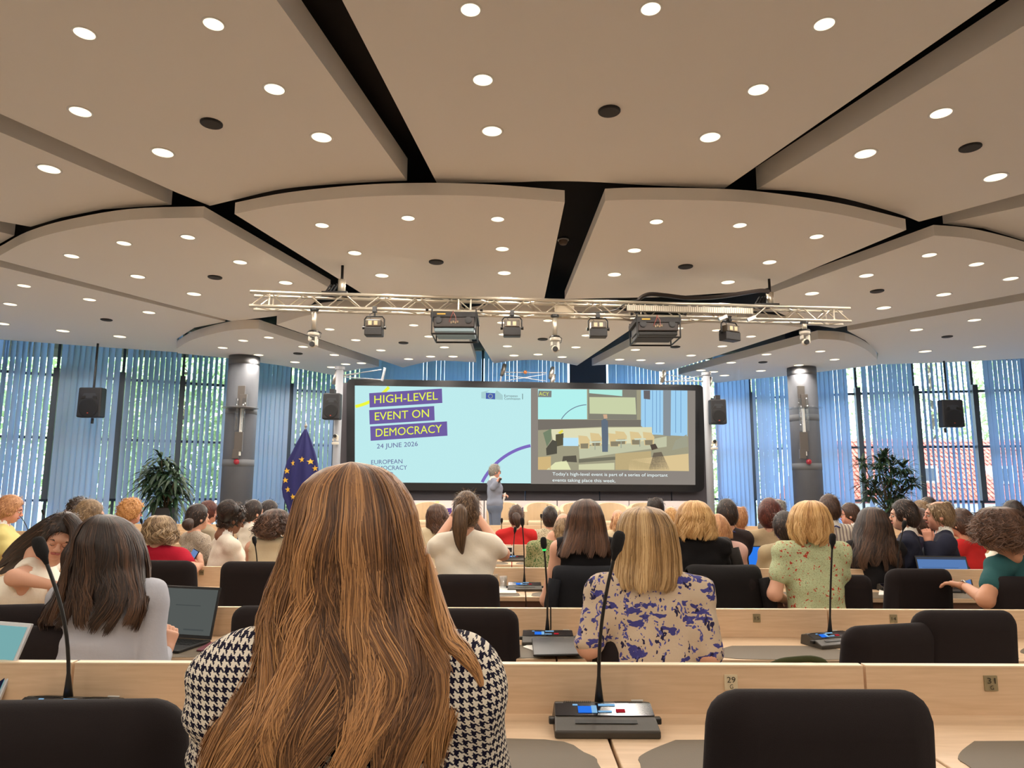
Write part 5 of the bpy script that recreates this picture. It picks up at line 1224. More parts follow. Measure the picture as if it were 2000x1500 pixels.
    for m, kk in (('r', 1), ('l', -1)):
        E_, W_ = J_[m]; d = (W_-E_); d /= np.linalg.norm(d)+1e-9
        pose = (hand_pose or {}).get(m, {})
        pn = pose.get('n', (0, 0, -1)); cu = pose.get('curl', .45); dd = pose.get('d', d)
        hm = hand_mesh(W_, dd, np.array(pn, float)+.01*rt, s, cu, max(.0048, .0011*Y))
        if kk > 0:
            W0 = W_; dn = np.array(dd, float); dn /= np.linalg.norm(dn); nn = np.array(pn, float)+.01*rt; nn -= nn.dot(dn)*dn; nn /= np.linalg.norm(nn); sd2 = np.cross(dn, nn)
            if sd2.dot(rt) > 0: hm = [(V-2*((V-W0) @ sd2)[:, None]*sd2, Q[:, ::-1], mi) for V, Q, mi in hm]
        else:
            W0 = W_; dn = np.array(dd, float); dn /= np.linalg.norm(dn); nn = np.array(pn, float)+.01*rt; nn -= nn.dot(dn)*dn; nn /= np.linalg.norm(nn); sd2 = np.cross(dn, nn)
            if sd2.dot(rt) < 0: hm = [(V-2*((V-W0) @ sd2)[:, None]*sd2, Q[:, ::-1], mi) for V, Q, mi in hm]
        parts += hm
    V, Q, M_ = join_np(parts); me = np_mesh('body', V-np.array(loc), Q)
    for m_ in (SKIN[skin], LIP, EYEW, EYED, BROW): me.materials.append(m_)
    me.polygons.foreach_set('material_index', M_.astype(np.int32)); link('body', me, None, root)
    # top
    inf = .014*s; tp_ = [(p[0], p[1], p[2], p[3]+inf, p[4]+inf) for p in tor[1:]]
    for m in 'rl':
        E_, W_ = J_[m]; S0 = Sh[m]
        if sleeve == 'long': tp_ += [cone(S0, E_, .060*s, .052*s), cone(E_, E_+(W_-E_)*.9, .052*s, .040*s)]
        elif sleeve == 'short': tp_ += [cone(S0, S0+(E_-S0)*.55, .064*s, .062*s)]
        elif sleeve == 'elbow': tp_ += [cone(S0, S0+(E_-S0)*.92, .064*s, .058*s)]
        elif sleeve == 'puff': tp_ += [cone(S0, E_, .068*s, .064*s), cone(E_, E_+(W_-E_)*.9, .055*s, .042*s), ell(G(S0, 0, 0, .0), (.074*s,)*3)]
    tp_ += list(extra_top) + [cone(G(N, 0, -.005, -.13*s), G(N, 0, -.012, -.035*s), .085*s, .073*s)]
    neg = [ell(G(N, 0, .05*s, .07*s-scoop), (.066*s, .08*s, .066*s))]
    if sleeve == 'none':
        for m, kk in (('r', 1), ('l', -1)): neg.append(ell(G(Sh[m], kk*.045*s, 0, .0), (.04*s, .09*s, .10*s)))
    zc = Pe[2]+.02
    rw = np.random.RandomState(PCOUNT[0]+50); wa = rw.uniform(0, 6, 4)
    def folds(Fd, ax):
        X, Y_, Z_ = np.meshgrid(*ax, indexing='ij', sparse=True); X = X-N[0]; Y_ = Y_-N[1]; Z_ = Z_-N[2]
        return Fd + fold*s*(np.sin(Z_*52+X*22*np.sin(Z_*7+wa[0])+wa[1])*np.sin(X*13+Y_*9+Z_*4+wa[2]) + .6*np.sin(Z_*30-X*34+wa[3])*np.sin(Y_*20+X*7))
    V, Q = blob(tp_, res, .03*s, neg, post=folds)
    me = np_mesh('top', V-np.array(loc), Q); link('top' if not collar == 'jacket' else 'jacket', me, top, root)
    pt = []
    for hp_, kn, an, ft in legs: pt += [cone(hp_, kn, .094*s, .068*s), cone(kn, an+up*.02, .064*s, .050*s)]
    pt += [cone(G(Pe, -.08*k_, .02, .0), G(Pe, .08*k_, .02, .0), .128*k_)]
    V, Q = blob(pt, max(.02, res), .03*s); link('trousers', np_mesh('trousers', V-np.array(loc), Q), pants or PANTS, root)
    sh = []
    for hp_, kn, an, ft in legs: sh += [cone(an-up*.05, ft, .045*s, .036*s)]
    V, Q = blob(sh, .02, .02); V[:, 2] = np.maximum(V[:, 2], zf+.003); link('shoes', np_mesh('shoes', V-np.array(loc), Q), PLASTIC, root)
    if collar in ('shirt', 'jacket'):
        V, Q = blob([cone(G(N, 0, -.012, .0), G(N, 0, -.008, .045*s), .072*s, .062*s)], max(.006, res*.5), .01, [cone(G(N, 0, -.008, -.05), G(N, 0, .0, .12*s), .055*s, .055*s), ell(G(N, 0, .09*s, .03*s), (.06*s,)*3)])
        if len(V): link('collar', np_mesh('collar', V-np.array(loc), Q), PAPER, root)
    kind, mk, o = hair
    if kind == 'cap': hair_cap(hc, s, hyaw, mk, max(.005, hres*.8), root, loc, pitch=hp, roll=hr, seed=PCOUNT[0], **o)
    else:
        o = dict(o); prof_ = o.pop('prof'); hair_envelope(prof_, o.pop('Y', Y), o.pop('n', 500), o.pop('w', .004), mk, parent=root, loc=loc, yaw=hyaw, seed=PCOUNT[0], **o)
    root['_h'] = 0; del root['_h']
    return root, dict(hc=hc, N=N, Sh=Sh, g=g, loc=loc, J=J_, G=G, Pe=Pe)
def glasses(root, info, m=PLASTIC):
    g = info['g']; loc = np.array(info['loc']); mb = MB()
    for sx_ in (-1, 1):
        mb.tube([np.array(g((sx_*.031+.022*math.cos(a), .100, -.003+.017*math.sin(a))))-loc for a in np.linspace(0, 2*PI, 13)], .0022, 5)
        mb.tube([np.array(g((sx_*.053, .098, .002)))-loc, np.array(g((sx_*.079, .0, .004)))-loc], .0022, 5)
    mb.tube([np.array(g((-.009, .101, -.001)))-loc, np.array(g((.009, .101, -.001)))-loc], .0022, 5); mb.build('glasses', m, root)
def lanyard(root, info, m):
    loc = np.array(info['loc']); N = info['N']; G = info['G']; pts = []
    for a in np.linspace(-200, 20, 15): pts.append(G(N, .078*math.cos(rad(a)), -.012+.075*math.sin(rad(a)), .005-.03*abs(math.cos(rad(a))))-loc)
    MB().tube(pts, .006, 5).build('lanyard', m, root)
def cloth(name, col, **k): return mat(name, rgb(*col), .85, bump=k.pop('bump', .12), bscale=k.pop('bs', 60), spec=.2, **k)
def W(px, py, Y): return tuple(P(px, py, Y))
def lock(name, pts, rads, n, matk, parent, loc, wid=.004, k=14, wave=0, seed=0, solid=True, base=.45):
    "a bundle of strands along a centre line (ponytail, braid, side lock)"
    rg = np.random.RandomState(seed); pts = np.array(pts, float); m = len(pts); t = np.linspace(0, m-1, k)
    i0 = np.clip(t.astype(int), 0, m-2); f = (t-i0)[:, None]
    def cr(i): return pts[np.clip(i, 0, m-1)]
    p0, p1, p2, p3 = cr(i0-1), cr(i0), cr(i0+1), cr(i0+2)
    Cn = .5*((2*p1)+(-p0+p2)*f+(2*p0-5*p1+4*p2-p3)*f*f+(-p0+3*p1-3*p2+p3)*f**3); R_ = np.interp(t, np.arange(m), rads)
    T = np.gradient(Cn, axis=0); T /= np.linalg.norm(T, axis=1)[:, None]+1e-9
    A = np.cross(T, np.array((0, 1., .1))); A /= np.linalg.norm(A, axis=1)[:, None]+1e-9; B = np.cross(T, A)
    a = rg.uniform(0, 2*PI, n)[:, None]; q = (1-np.abs(rg.normal(0, .12, n)))[:, None]
    ph = rg.uniform(0, 2*PI, n)[:, None]; aa = a + wave*np.sin(np.linspace(0, 9, k)[None]+ph)
    N = np.cos(aa)[..., None]*A[None] + np.sin(aa)[..., None]*B[None]
    path = Cn[None] + N*(R_[None]*q)[..., None]
    V, Q, U = strand_mesh('x', path, wid*rg.uniform(.6, 1.4, n), np.clip(base+rg.normal(0, .2, n), 0, 1), N)
    parts = [(V, Q, 0)]; Us = [U]
    if solid:
        pr = [cone(Cn[i], Cn[i+1], R_[i]*.9, R_[i+1]*.9) for i in range(k-1)]
        V2, Q2 = blob(pr, max(.006, max(rads)*.3), .01); parts.append((V2, Q2, 0)); Us.append(np.full(len(V2), .15))
    V, Q, _ = join_np(parts); me = np_mesh(name, V-np.array(loc), Q); set_uv(me, np.concatenate(Us).astype(np.float32)); return link(name, me, HAIRS[matk], parent)
# ---- patterned cloth
def hound():
    m = mat('houndstooth', rgb(230, 222, 208), .9, bump=.15, bscale=300, spec=.1); n, l, p = nodes_of(m)
    t = n.new('ShaderNodeTexCoord'); s = n.new('ShaderNodeSeparateXYZ'); g = n.new('ShaderNodeNewGeometry'); sn_ = n.new('ShaderNodeSeparateXYZ')
    l.new(t.outputs['Object'], s.inputs[0]); l.new(g.outputs['Normal'], sn_.inputs[0])
    def M(op, a, b=None, c=None):
        x = n.new('ShaderNodeMath'); x.operation = op
        for i, v in enumerate((a, b, c)):
            if v is None: continue
            if isinstance(v, (int, float)): x.inputs[i].default_value = v
            else: l.new(v, x.inputs[i])
        return x.outputs[0]
    side = M('GREATER_THAN', M('ABSOLUTE', sn_.outputs[0]), .72)
    h = M('ADD', M('MULTIPLY', s.outputs[0], M('SUBTRACT', 1, side)), M('MULTIPLY', s.outputs[1], side))
    K = 1/.0128
    h = M('ADD', h, M('MULTIPLY', M('SINE', M('MULTIPLY', s.outputs[2], 30)), .003))
    i = M('FLOOR', M('MULTIPLY', h, 8*K)); j = M('FLOOR', M('MULTIPLY', s.outputs[2], 8*K))
    wi = M('LESS_THAN', M('FLOORED_MODULO', i, 8), 4); wj = M('LESS_THAN', M('FLOORED_MODULO', j, 8), 4)
    tw = M('LESS_THAN', M('FLOORED_MODULO', M('ADD', i, j), 4), 2)
    v = M('ADD', M('MULTIPLY', wi, tw), M('MULTIPLY', wj, M('SUBTRACT', 1, tw)))
    mx = n.new('ShaderNodeMix'); mx.data_type = 'RGBA'; l.new(v, mx.inputs[0]); mx.inputs[6].default_value = rgb(228, 220, 205); mx.inputs[7].default_value = rgb(26, 24, 44)
    l.new(mx.outputs[2], p.inputs['Base Color']); return m
def spots(name, base, layers, rough=.85):
    m = mat(name, base, rough, bump=.1, bscale=80, spec=.2); n, l, p = nodes_of(m); t = n.new('ShaderNodeTexCoord'); prev = None
    for k, (col, scale, thr, dist, stretch) in enumerate(layers):
        mp = n.new('ShaderNodeMapping'); mp.inputs['Location'].default_value = (k*3.3, k*1.7, k*2.1); mp.inputs['Scale'].default_value = stretch; mp.inputs['Rotation'].default_value = (0, rad(35*k+20), 0)
        nz = n.new('ShaderNodeTexNoise'); nz.inputs['Scale'].default_value = scale*1.3; ad = n.new('ShaderNodeMixRGB'); ad.inputs[0].default_value = dist
        l.new(t.outputs['Object'], mp.inputs[0]); l.new(mp.outputs[0], nz.inputs[0]); l.new(mp.outputs[0], ad.inputs[1]); l.new(nz.outputs['Color'], ad.inputs[2])
        v = n.new('ShaderNodeTexVoronoi'); v.inputs['Scale'].default_value = scale; l.new(ad.outputs[0], v.inputs[0])
        lt = n.new('ShaderNodeMath'); lt.operation = 'LESS_THAN'; lt.inputs[1].default_value = thr; l.new(v.outputs['Distance'], lt.inputs[0])
        mx = n.new('ShaderNodeMix'); mx.data_type = 'RGBA'; l.new(lt.outputs[0], mx.inputs[0]); mx.inputs[7].default_value = col
        if prev is None: mx.inputs[6].default_value = base
        else: l.new(prev, mx.inputs[6])
        prev = mx.outputs[2]
    l.new(prev, p.inputs['Base Color']); return m
HT = hound()
BLUEF = spots('blue_leaf_print', rgb(196, 178, 156), [(rgb(66, 66, 132), 15, .33, .12, (1, 1, 1.8)), (rgb(40, 38, 72), 19, .25, .10, (1.3, 1, 1)), (rgb(78, 80, 150), 24, .26, .15, (1, 1, .6))])
GREENF = spots('green_flower_print', rgb(186, 198, 158), [(rgb(190, 60, 48), 26, .26, .1, (1, 1, 1)), (rgb(46, 42, 34), 32, .20, .2, (2.4, 1, 1)), (rgb(150, 90, 60), 40, .24, .2, (1, 1, 2)), (rgb(120, 140, 104), 34, .2, .2, (1, 1, 2.6))])
SPECK = spots('speckled_blouse', rgb(192, 180, 164), [(rgb(96, 90, 92), 60, .38, .1, (1, 1, 1)), (rgb(150, 120, 84), 75, .3, .1, (1, 1, 1))])
ANIM = spots('dark_light_print', rgb(206, 196, 166), [(rgb(60, 56, 44), 34, .36, .2, (1, 1, 1))])
GRDRESS = spots('green_white_print', rgb(150, 150, 110), [(rgb(60, 96, 50), 26, .4, .2, (1, 1, 1)), (rgb(60, 50, 50), 34, .25, .2, (2, 1, 1))])
def stripes():
    m = mat('striped_shirt', rgb(214, 204, 186), .85); n, l, p = nodes_of(m); t = n.new('ShaderNodeTexCoord'); w_ = n.new('ShaderNodeTexWave'); w_.inputs['Scale'].default_value = 9.0
    r = n.new('ShaderNodeValToRGB'); r.color_ramp.elements[0].position = .25; r.color_ramp.elements[0].color = rgb(146, 132, 128); r.color_ramp.elements[1].position = .45; r.color_ramp.elements[1].color = rgb(218, 208, 190)
    l.new(t.outputs['Object'], w_.inputs[0]); l.new(w_.outputs[0], r.inputs[0]); l.new(r.outputs[0], p.inputs['Base Color']); return m
STR = stripes()
WHITEC = cloth('cloth_white', (236, 228, 212)); CREAM = cloth('cloth_cream', (212, 196, 164)); REDC = cloth('cloth_red', (196, 44, 44)); CRIM = cloth('cloth_crimson', (176, 28, 50)); BLACKC = cloth('cloth_black', (26, 24, 26)); NAVY = cloth('suit_navy', (40, 42, 58)); TEAL = cloth('cloth_teal', (44, 86, 88)); YELLC = cloth('cloth_yellow', (212, 198, 130)); PALEB = cloth('cloth_pale_blue', (176, 178, 188)); GREYS = cloth('suit_grey_blue', (132, 138, 154)); BEIGEC = cloth('blazer_beige', (176, 154, 122)); OLIVE = cloth('cloth_dark_green', (56, 66, 56)); PINKC = cloth('cloth_pink', (206, 168, 158)); KHAKI = cloth('cloth_khaki', (176, 160, 128))
BLUEL = mat('lanyard_blue', rgb(40, 60, 130), .6); REDL = mat('lanyard_red', rgb(190, 30, 50), .6)
# 1 front woman
prof = [(903, 688, 698), (907, 664, 722), (913, 640, 745), (925, 617, 765), (945, 596, 785), (970, 583, 800), (1000, 575, 812), (1050, 562, 820), (1100, 548, 830), (1150, 530, 846), (1200, 512, 862), (1250, 500, 882), (1300, 478, 900), (1350, 452, 893), (1400, 430, 878), (1450, 408, 858), (1500, 392, 846), (1560, 392, 842), (1620, 402, 830)]
fw, inf = person(692, 1044, 1.12, 'person with very long honey blonde hair in a black and white houndstooth top', HT, 'puff', 'fair', hair=('long', 'front', dict(prof=prof, n=9500, w=.0013, k=46, clump=30, wave=.015, wfreq=2.6, frizz=.0007, endvar=.3, yoff=.015)), zf=.16, res=.010, shw=.158, lean=.02, s=1.0, seat=.66)
# flyaway strands and side lock
lock('side_lock', [W(836, 1085, 1.12), W(868, 1225, 1.03), W(905, 1275, 1.0), W(930, 1310, 1.0), W(941, 1340, 1.0)], [.004, .015, .013, .008, .003], 150, 'front', fw, inf['loc'], .0013, 24, .3, 3, solid=False, base=.75)
rg = np.random.RandomState(9); fly = []
for k in range(200):
    sd_ = rg.choice((-1, 1)); y0 = rg.uniform(915, 1330); xl = np.interp(y0, [r[0] for r in prof], [r[1] for r in prof]); xr = np.interp(y0, [r[0] for r in prof], [r[2] for r in prof])
    x = xl+4 if sd_ < 0 else xr-4; L = rg.uniform(20, 80); a = rg.uniform(2, 15)
    fly.append([W(x+sd_*a*math.sin(PI*t*rg.uniform(.75, .85)), y0+L*t, 1.1+.0*t) for t in np.linspace(0, 1, 9)])
fly = np.array(fly); Nn = np.zeros_like(fly); Nn[..., 1] = -1
V, Q, U = strand_mesh('x', fly, rg.uniform(.0004, .0008, len(fly)), rg.uniform(.5, 1, len(fly)), Nn); me = np_mesh('flyaway_hair', V-np.array(inf['loc']), Q); set_uv(me, U.astype(np.float32)); tag(link('flyaway_hair', me, HAIRS['front'], fw), kind='stuff')
# 2 dark haired woman with laptop
prof = [(1004, 198, 214), (1010, 182, 236), (1022, 168, 254), (1045, 157, 272), (1075, 150, 282), (1105, 138, 286), (1135, 124, 288), (1165, 104, 288), (1190, 86, 284), (1215, 74, 274), (1240, 84, 262)]
w2, i2 = person(216, 1058, 3.0, 'person with long wavy dark hair in a pale shirt, hand beside the open dark laptop', PALEB, 'long', 'fair', hair=('long', 'dark', dict(prof=prof, n=4200, w=.003, k=30, wave=.016, wfreq=2, frizz=.0012, clump=34)), arms={'r': (W(300, 1310, 2.95), W(322, 1276, 3.12)), 'l': (W(90, 1290, 3.05), W(120, 1290, 3.3))}, hand_pose={'r': dict(d=(.1, .35, .9), n=(-.9, .4, -.2), curl=.9)}, shx=.02, res=.012)
# 3 leaning woman
w3, i3 = person(118, 1047, 4.15, 'person leaning over with bare arms, dark straight hair and face turned down', WHITEC, 'none', 'fair', yaw=-75, hyaw=-150, hp=-24, hr=-14, face=True, lids=True, hair=('cap', 'dark', dict(strands=500, vol=1.06)), hres=.0065, res=.013,
    arms={'r': (W(28, 1128, 3.9), W(98, 1142, 3.95)), 'l': (W(60, 1150, 4.2), W(122, 1150, 4.1))}, shx=-.04, lean=.45, seat=.62, pants=KHAKI, neckdy=-.13, drop=.0)
L3 = i3['loc']
for k_, (oy, r0, ln) in enumerate(((0, .040, 0), (9, .042, 4), (18, .038, -4), (27, .034, 6), (14, .036, 14))):
    lock('long_hair', [W(114, 1014+oy*.5, 4.17), W(90, 1027+oy, 4.19+.01*k_), W(62, 1046+oy*1.1, 4.2+.015*k_), W(34, 1066+oy*1.1, 4.24), W(8-ln, 1086+oy*1.1+ln*.5, 4.3)], [r0, r0*1.05, r0, r0*.8, .012], 420, 'dark', w3, L3, .003, 18, .12, 5+k_)
lock('side_lock', [W(135, 1012, 4.1), W(150, 1032, 4.05), W(148, 1060, 4.02), W(136, 1085, 4.0), W(132, 1118, 4.0)], [.035, .04, .035, .045, .03], 420, 'dark', w3, L3, .003, 16, .2, 6)
# 4 ponytail
w4, i4 = person(911, 998, 4.7, 'person with a brown ponytail in a white tee holding both arms raised', WHITEC, 'short', 'fair', hair=('cap', 'ponytail', dict(strands=900, vol=1.0)), hres=.008, arms={'l': (W(843, 1075, 4.85), W(884, 1012, 5.05)), 'r': (W(983, 1082, 4.85), W(934, 1010, 5.05))}, hand_pose={'l': dict(n=(1, 0, 0), d=(.25, .3, .9)), 'r': dict(n=(-1, 0, 0), d=(-.25, .3, .9))}, shw=.175)
lock('ponytail', [W(901, 989, 4.58), W(899, 1000, 4.54), W(898, 1030, 4.52), W(899, 1060, 4.55), W(903, 1082, 4.58)], [.018, .045, .050, .034, .006], 700, 'ponytail', w4, i4['loc'], .003, 18, .1, 7)
MB().tube([W(901+6*math.cos(a), 990+3*math.sin(a), 4.56) for a in np.linspace(0, 2*PI, 10)], .006, 6).build('hair_tie', PLASTIC, w4).location = -Vector(i4['loc'])
MB().tube([Vector(i4['J']['l'][1])-Vector(i4['loc'])+Vector((.034*math.cos(a), .034*math.sin(a), -.03)) for a in np.linspace(0, 2*PI, 12)], .006, 6).build('bracelet', GOLD, w4)
# 5 black top
prof = [(974, 1138, 1152), (979, 1124, 1163), (988, 1116, 1172), (1005, 1109, 1179), (1030, 1105, 1184), (1055, 1098, 1190), (1075, 1090, 1194), (1092, 1084, 1192)]
person(1146, 1006, 4.75, 'person with long straight brown hair in a black sleeveless top', BLACKC, 'none', 'fair', hair=('long', 'brown', dict(prof=prof, n=2400, w=.0036, wave=.006, frizz=.001)), arms={'l': (W(1068, 1172, 4.75), W(1085, 1190, 5.1)), 'r': (W(1212, 1160, 4.85), W(1190, 1160, 5.1))}, shw=.19)
# 6 blonde bob
prof = [(989, 1247, 1268), (994, 1228, 1290), (1004, 1215, 1304), (1025, 1206, 1318), (1055, 1201, 1325), (1090, 1198, 1330), (1120, 1197, 1334), (1143, 1200, 1333), (1160, 1212, 1322)]
person(1264, 1046, 2.85, 'person with a streaked blonde bob in a cream blouse with blue leaves', BLUEF, 'elbow', 'fair', hair=('long', 'blonde', dict(prof=prof, n=3800, w=.0026, k=22, wave=.003, frizz=.0009, endvar=.12, clump=44, yoff=.02)), arms={'l': (W(1150, 1262, 2.75), W(1160, 1290, 3.1)), 'r': (W(1385, 1280, 2.75), W(1360, 1290, 3.1))}, res=.012, shw=.185, neckdy=-.01)
# 7 wavy blonde, black jacket
prof = [(977, 1348, 1362), (981, 1336, 1374), (990, 1327, 1383), (1005, 1321, 1391), (1025, 1318, 1396), (1045, 1320, 1399), (1060, 1330, 1392)]
person(1356, 1006, 5.0, 'person with wavy blonde shoulder hair in front of a black chair, beyond the draped jacket', BLACKC, 'long', hair=('long', 'gold', dict(prof=prof, n=1700, w=.0042, wave=.016, frizz=.002)))
# 8 green flowers
prof = [(977, 1572, 1590), (981, 1560, 1601), (990, 1549, 1610), (1005, 1542, 1617), (1025, 1539, 1622), (1045, 1543, 1622), (1060, 1552, 1612), (1070, 1565, 1600)]
person(1580, 1010, 4.55, 'person with golden hair in a pale green dress printed with red flowers', GREENF, 'short', 'fair', hair=('long', 'gold', dict(prof=prof, n=2300, w=.0036, wave=.010, frizz=.0015)), arms={'l': (W(1513, 1160, 4.5), W(1535, 1172, 4.9)), 'r': (W(1640, 1160, 4.6), W(1620, 1165, 4.9))}, shw=.18)
# 9 very long dark hair
prof = [(990, 1694, 1710), (995, 1684, 1720), (1005, 1677, 1728), (1025, 1671, 1737), (1050, 1667, 1746), (1080, 1662, 1757), (1105, 1661, 1762), (1118, 1670, 1755)]
person(1703, 1018, 5.7, 'person with very long dark hair falling over the chair back', BLACKC, 'long', hair=('long', 'dark', dict(prof=prof, n=2000, w=.0045, wave=.014, frizz=.0015)))
# 10 teal man
prof = [(989, 1930, 1958), (993, 1915, 1972), (1003, 1904, 1985), (1020, 1898, 1994), (1040, 1896, 1998), (1058, 1902, 1996), (1070, 1906, 1998), (1084, 1920, 1996)]
w10, i10 = person(1940, 1032, 4.2, 'person with bushy brown hair in a teal shirt typing on a laptop', TEAL, 'short', 'tan', yaw=28, hyaw=38, hp=-15, hair=('long', 'brown', dict(prof=prof, n=3400, w=.0034, wave=.03, wfreq=4, frizz=.008, gap=50, endvar=.6, clump=50, shell=.84)), hres=.009, arms={'l': (W(1925, 1172, 4.0), W(1886, 1146, 4.45)), 'r': (W(2060, 1180, 4.0), W(1980, 1170, 4.5))}, hand_pose={'l': dict(d=(-.6, .6, .15), curl=.5)}, shx=.12, lean=.12, shw=.19)
MB().tube([Vector(i10['J']['l'][1])-Vector(i10['loc'])+Vector((-.012, .0, .0))+Vector((.0, .036*math.cos(a), .036*math.sin(a))) for a in np.linspace(0, 2*PI, 12)], .006, 6).build('watch_strap', STEEL, w10)
# 11.. smaller heads
prof = [(984, 849, 859), (988, 840, 867), (996, 834, 873), (1010, 832, 878), (1028, 834, 884), (1044, 841, 885)]
person(854, 1003, 7.2, 'person with long wavy brown hair in cream, left of the ponytail', CREAM, 'short', hair=('long', 'brown', dict(prof=prof, n=900, w=.006, wave=.02, frizz=.002)))
prof = [(993, 534, 545), (997, 523, 556), (1006, 513, 563), (1020, 507, 567), (1034, 504, 567), (1044, 506, 562), (1055, 512, 556)]
person(538, 1017, 5.95, 'person with curly brown hair in a cream sleeveless top with black collar', CREAM, 'none', hair=('long', 'brown', dict(prof=prof, n=1600, w=.005, wave=.03, wfreq=4, frizz=.010, endvar=.4)))
prof = [(1006, 303, 322), (1010, 294, 332), (1020, 288, 339), (1036, 285, 343), (1052, 288, 343), (1064, 296, 338)]
w11, i11 = person(315, 1031, 5.6, 'person with curly grey blonde hair in a red top holding a phone', CRIM, 'short', hair=('long', 'ash', dict(prof=prof, n=1500, w=.006, wave=.03, frizz=.006)), arms={'r': (W(375, 1112, 5.5), W(392, 1104, 5.62)), 'l': (W(260, 1110, 5.6), W(290, 1110, 5.8))}, hand_pose={'r': dict(d=(-.3, .2, .8), n=(-.9, .3, 0), curl=.8)})
prof = [(1004, 1396, 1406), (1010, 1389, 1414), (1022, 1386, 1421), (1040, 1385, 1428), (1056, 1390, 1428)]
person(1402, 1025, 6.3, 'person with light brown hair in a pink patterned top beside the wavy blonde', PINKC, 'short', hair=('long', 'straw', dict(prof=prof, n=800, w=.006, wave=.01, frizz=.002)))
prof = [(1006, 1096, 1106), (1012, 1088, 1112), (1025, 1083, 1118), (1042, 1080, 1118), (1056, 1082, 1114)]
person(1100, 1024, 6.6, 'person with light brown hair and a green print dress, left of the black top', GRDRESS, 'short', hair=('long', 'ash', dict(prof=prof, n=800, w=.006, wave=.012, frizz=.002)), shx=-.10)
def capp(px, py, Y, lab, top, hk, yaw=0, o=None, **k): return person(px, py, Y, lab, top, hair=('cap', hk, o or {}), yaw=yaw, **k)
w, i = capp(20, 995, 6.7, 'person with short reddish blond hair in a yellow shirt at the left edge', YELLC, 'straw', -62, dict(vol=1.05), sleeve='short', skin='pink', hp=-12, collar='shirt')
w, i = capp(176, 1008, 5.6, 'person with neat light brown hair, glasses and white shirt, behind the leaning one', WHITEC, 'ash', -50, None, sleeve='long', collar='shirt'); glasses(w, i); lanyard(w, i, BLUEL)
capp(155, 998, 7.4, 'person with dark curly hair behind the light brown haired one', cloth('cloth_grey', (110, 108, 108)), 'dark', -20, dict(curly=1, vol=1.1), sleeve='long')
w, i = capp(257, 1001, 7.8, 'person with fluffy ginger curls and glasses near the planter', cloth('cloth_taupe', (150, 130, 112)), 'ginger', -55, dict(curly=1, vol=1.22, strands=700), sleeve='long', skin='pink'); glasses(w, i)
w, i = capp(387, 1010, 6.9, 'person with dark hair in a low bun and speckled blouse', SPECK, 'dark', -42, dict(strands=300), sleeve='short'); lock('hair_bun', [W(372, 1018, 6.72), W(367, 1024, 6.70), W(369, 1030, 6.72)], [.03, .055, .035], 200, 'brown', w, i['loc'], .005)
w, i = capp(408, 1001, 8.4, 'person with auburn hair and round glasses behind the speckled blouse', cloth('cloth_sand', (160, 146, 124)), 'auburn', -60, dict(vol=1.1), sleeve='long', skin='pink'); glasses(w, i)
w, i = capp(455, 1013, 6.2, 'person with dark hair piled up, glasses and a crumpled white jacket', WHITEC, 'dark', -52, dict(curly=1, strands=600), sleeve='long', skin='brown', hp=-20, collar='jacket'); glasses(w, i); lock('hair_puff', [W(455, 1000, 6.15), W(446, 995, 6.12), W(441, 999, 6.1), W(440, 1012, 6.1)], [.06, .09, .08, .05], 500, 'dark', w, i['loc'], .005, 14, .6)
capp(496, 1000, 7.6, 'person with short dark hair in a white shirt beside the grey column', WHITEC, 'dark', -40, None, sleeve='long', collar='shirt')
capp(527, 1000, 8.2, 'person with swept dark hair behind the curly brown hair', WHITEC, 'dark', -50, dict(vol=1.05), sleeve='long')
w, i = capp(1008, 1008, 8.3, 'person in a bright red top with braided brown hair', REDC, 'brown', 0, None, sleeve='short'); lock('braid', [W(1008, 1008, 8.15), W(1010, 1016, 8.12), W(1011, 1024, 8.12), W(1010, 1030, 8.12)], [.05, .045, .03, .015], 200, 'brown', w, i['loc'], .006)
capp(1074, 1011, 8.9, 'person with a dark round bob in a black and cream print', ANIM, 'dark', 0, dict(vol=1.12), sleeve='short')
capp(1280, 992, 7.4, 'person with a balding crown and dark hair sides, behind the streaked bob', cloth('cloth_grey', (110, 108, 108)), 'dark', 0, dict(bald=1), sleeve='long', collar='shirt')
prof = [(998, 1204, 1210), (1003, 1198, 1215), (1014, 1195, 1219), (1030, 1194, 1220), (1040, 1196, 1218)]
person(1207, 1012, 8.4, 'person with strawberry blonde hair left of the streaked bob', CREAM, 'short', hair=('long', 'straw', dict(prof=prof, n=500, w=.008, wave=.01)))
capp(1310, 1013, 8.6, 'person with small blonde head in dark green, right of the streaked bob', OLIVE, 'gold', 0, dict(vol=1.05), sleeve='long')
w, i = capp(1419, 1003, 6.6, 'person with dark hair in a charcoal jacket wearing a blue lanyard', cloth('jacket_charcoal', (54, 46, 46)), 'dark', 8, dict(vol=1.05), sleeve='long'); lanyard(w, i, BLUEL)
w, i = capp(1441, 1010, 7.2, 'person with thinning fair hair in a white shirt wearing a red lanyard', WHITEC, 'straw', 5, dict(bald=1), sleeve='long', skin='pink'); lanyard(w, i, REDL)
capp(1505, 1005, 6.7, 'person with auburn bob in a beige blazer', BEIGEC, 'auburn', -35, dict(vol=1.22), sleeve='long')
capp(1521, 993, 8.2, 'bald person with glasses behind the auburn bob', cloth('cloth_grey', (110, 108, 108)), 'grey', -40, dict(bald=2.2), sleeve='long', skin='pink')
capp(1532, 1030, 6.2, 'person with dark brown hair, low, between auburn bob and golden hair', KHAKI, 'dark', 0, dict(vol=1.1), sleeve='long')
w, i = capp(1619, 993, 6.5, 'person with short dark hair in a cream and grey striped shirt', STR, 'brown', 5, None, sleeve='long', collar='shirt', shx=.0); lanyard(w, i, BLUEL)
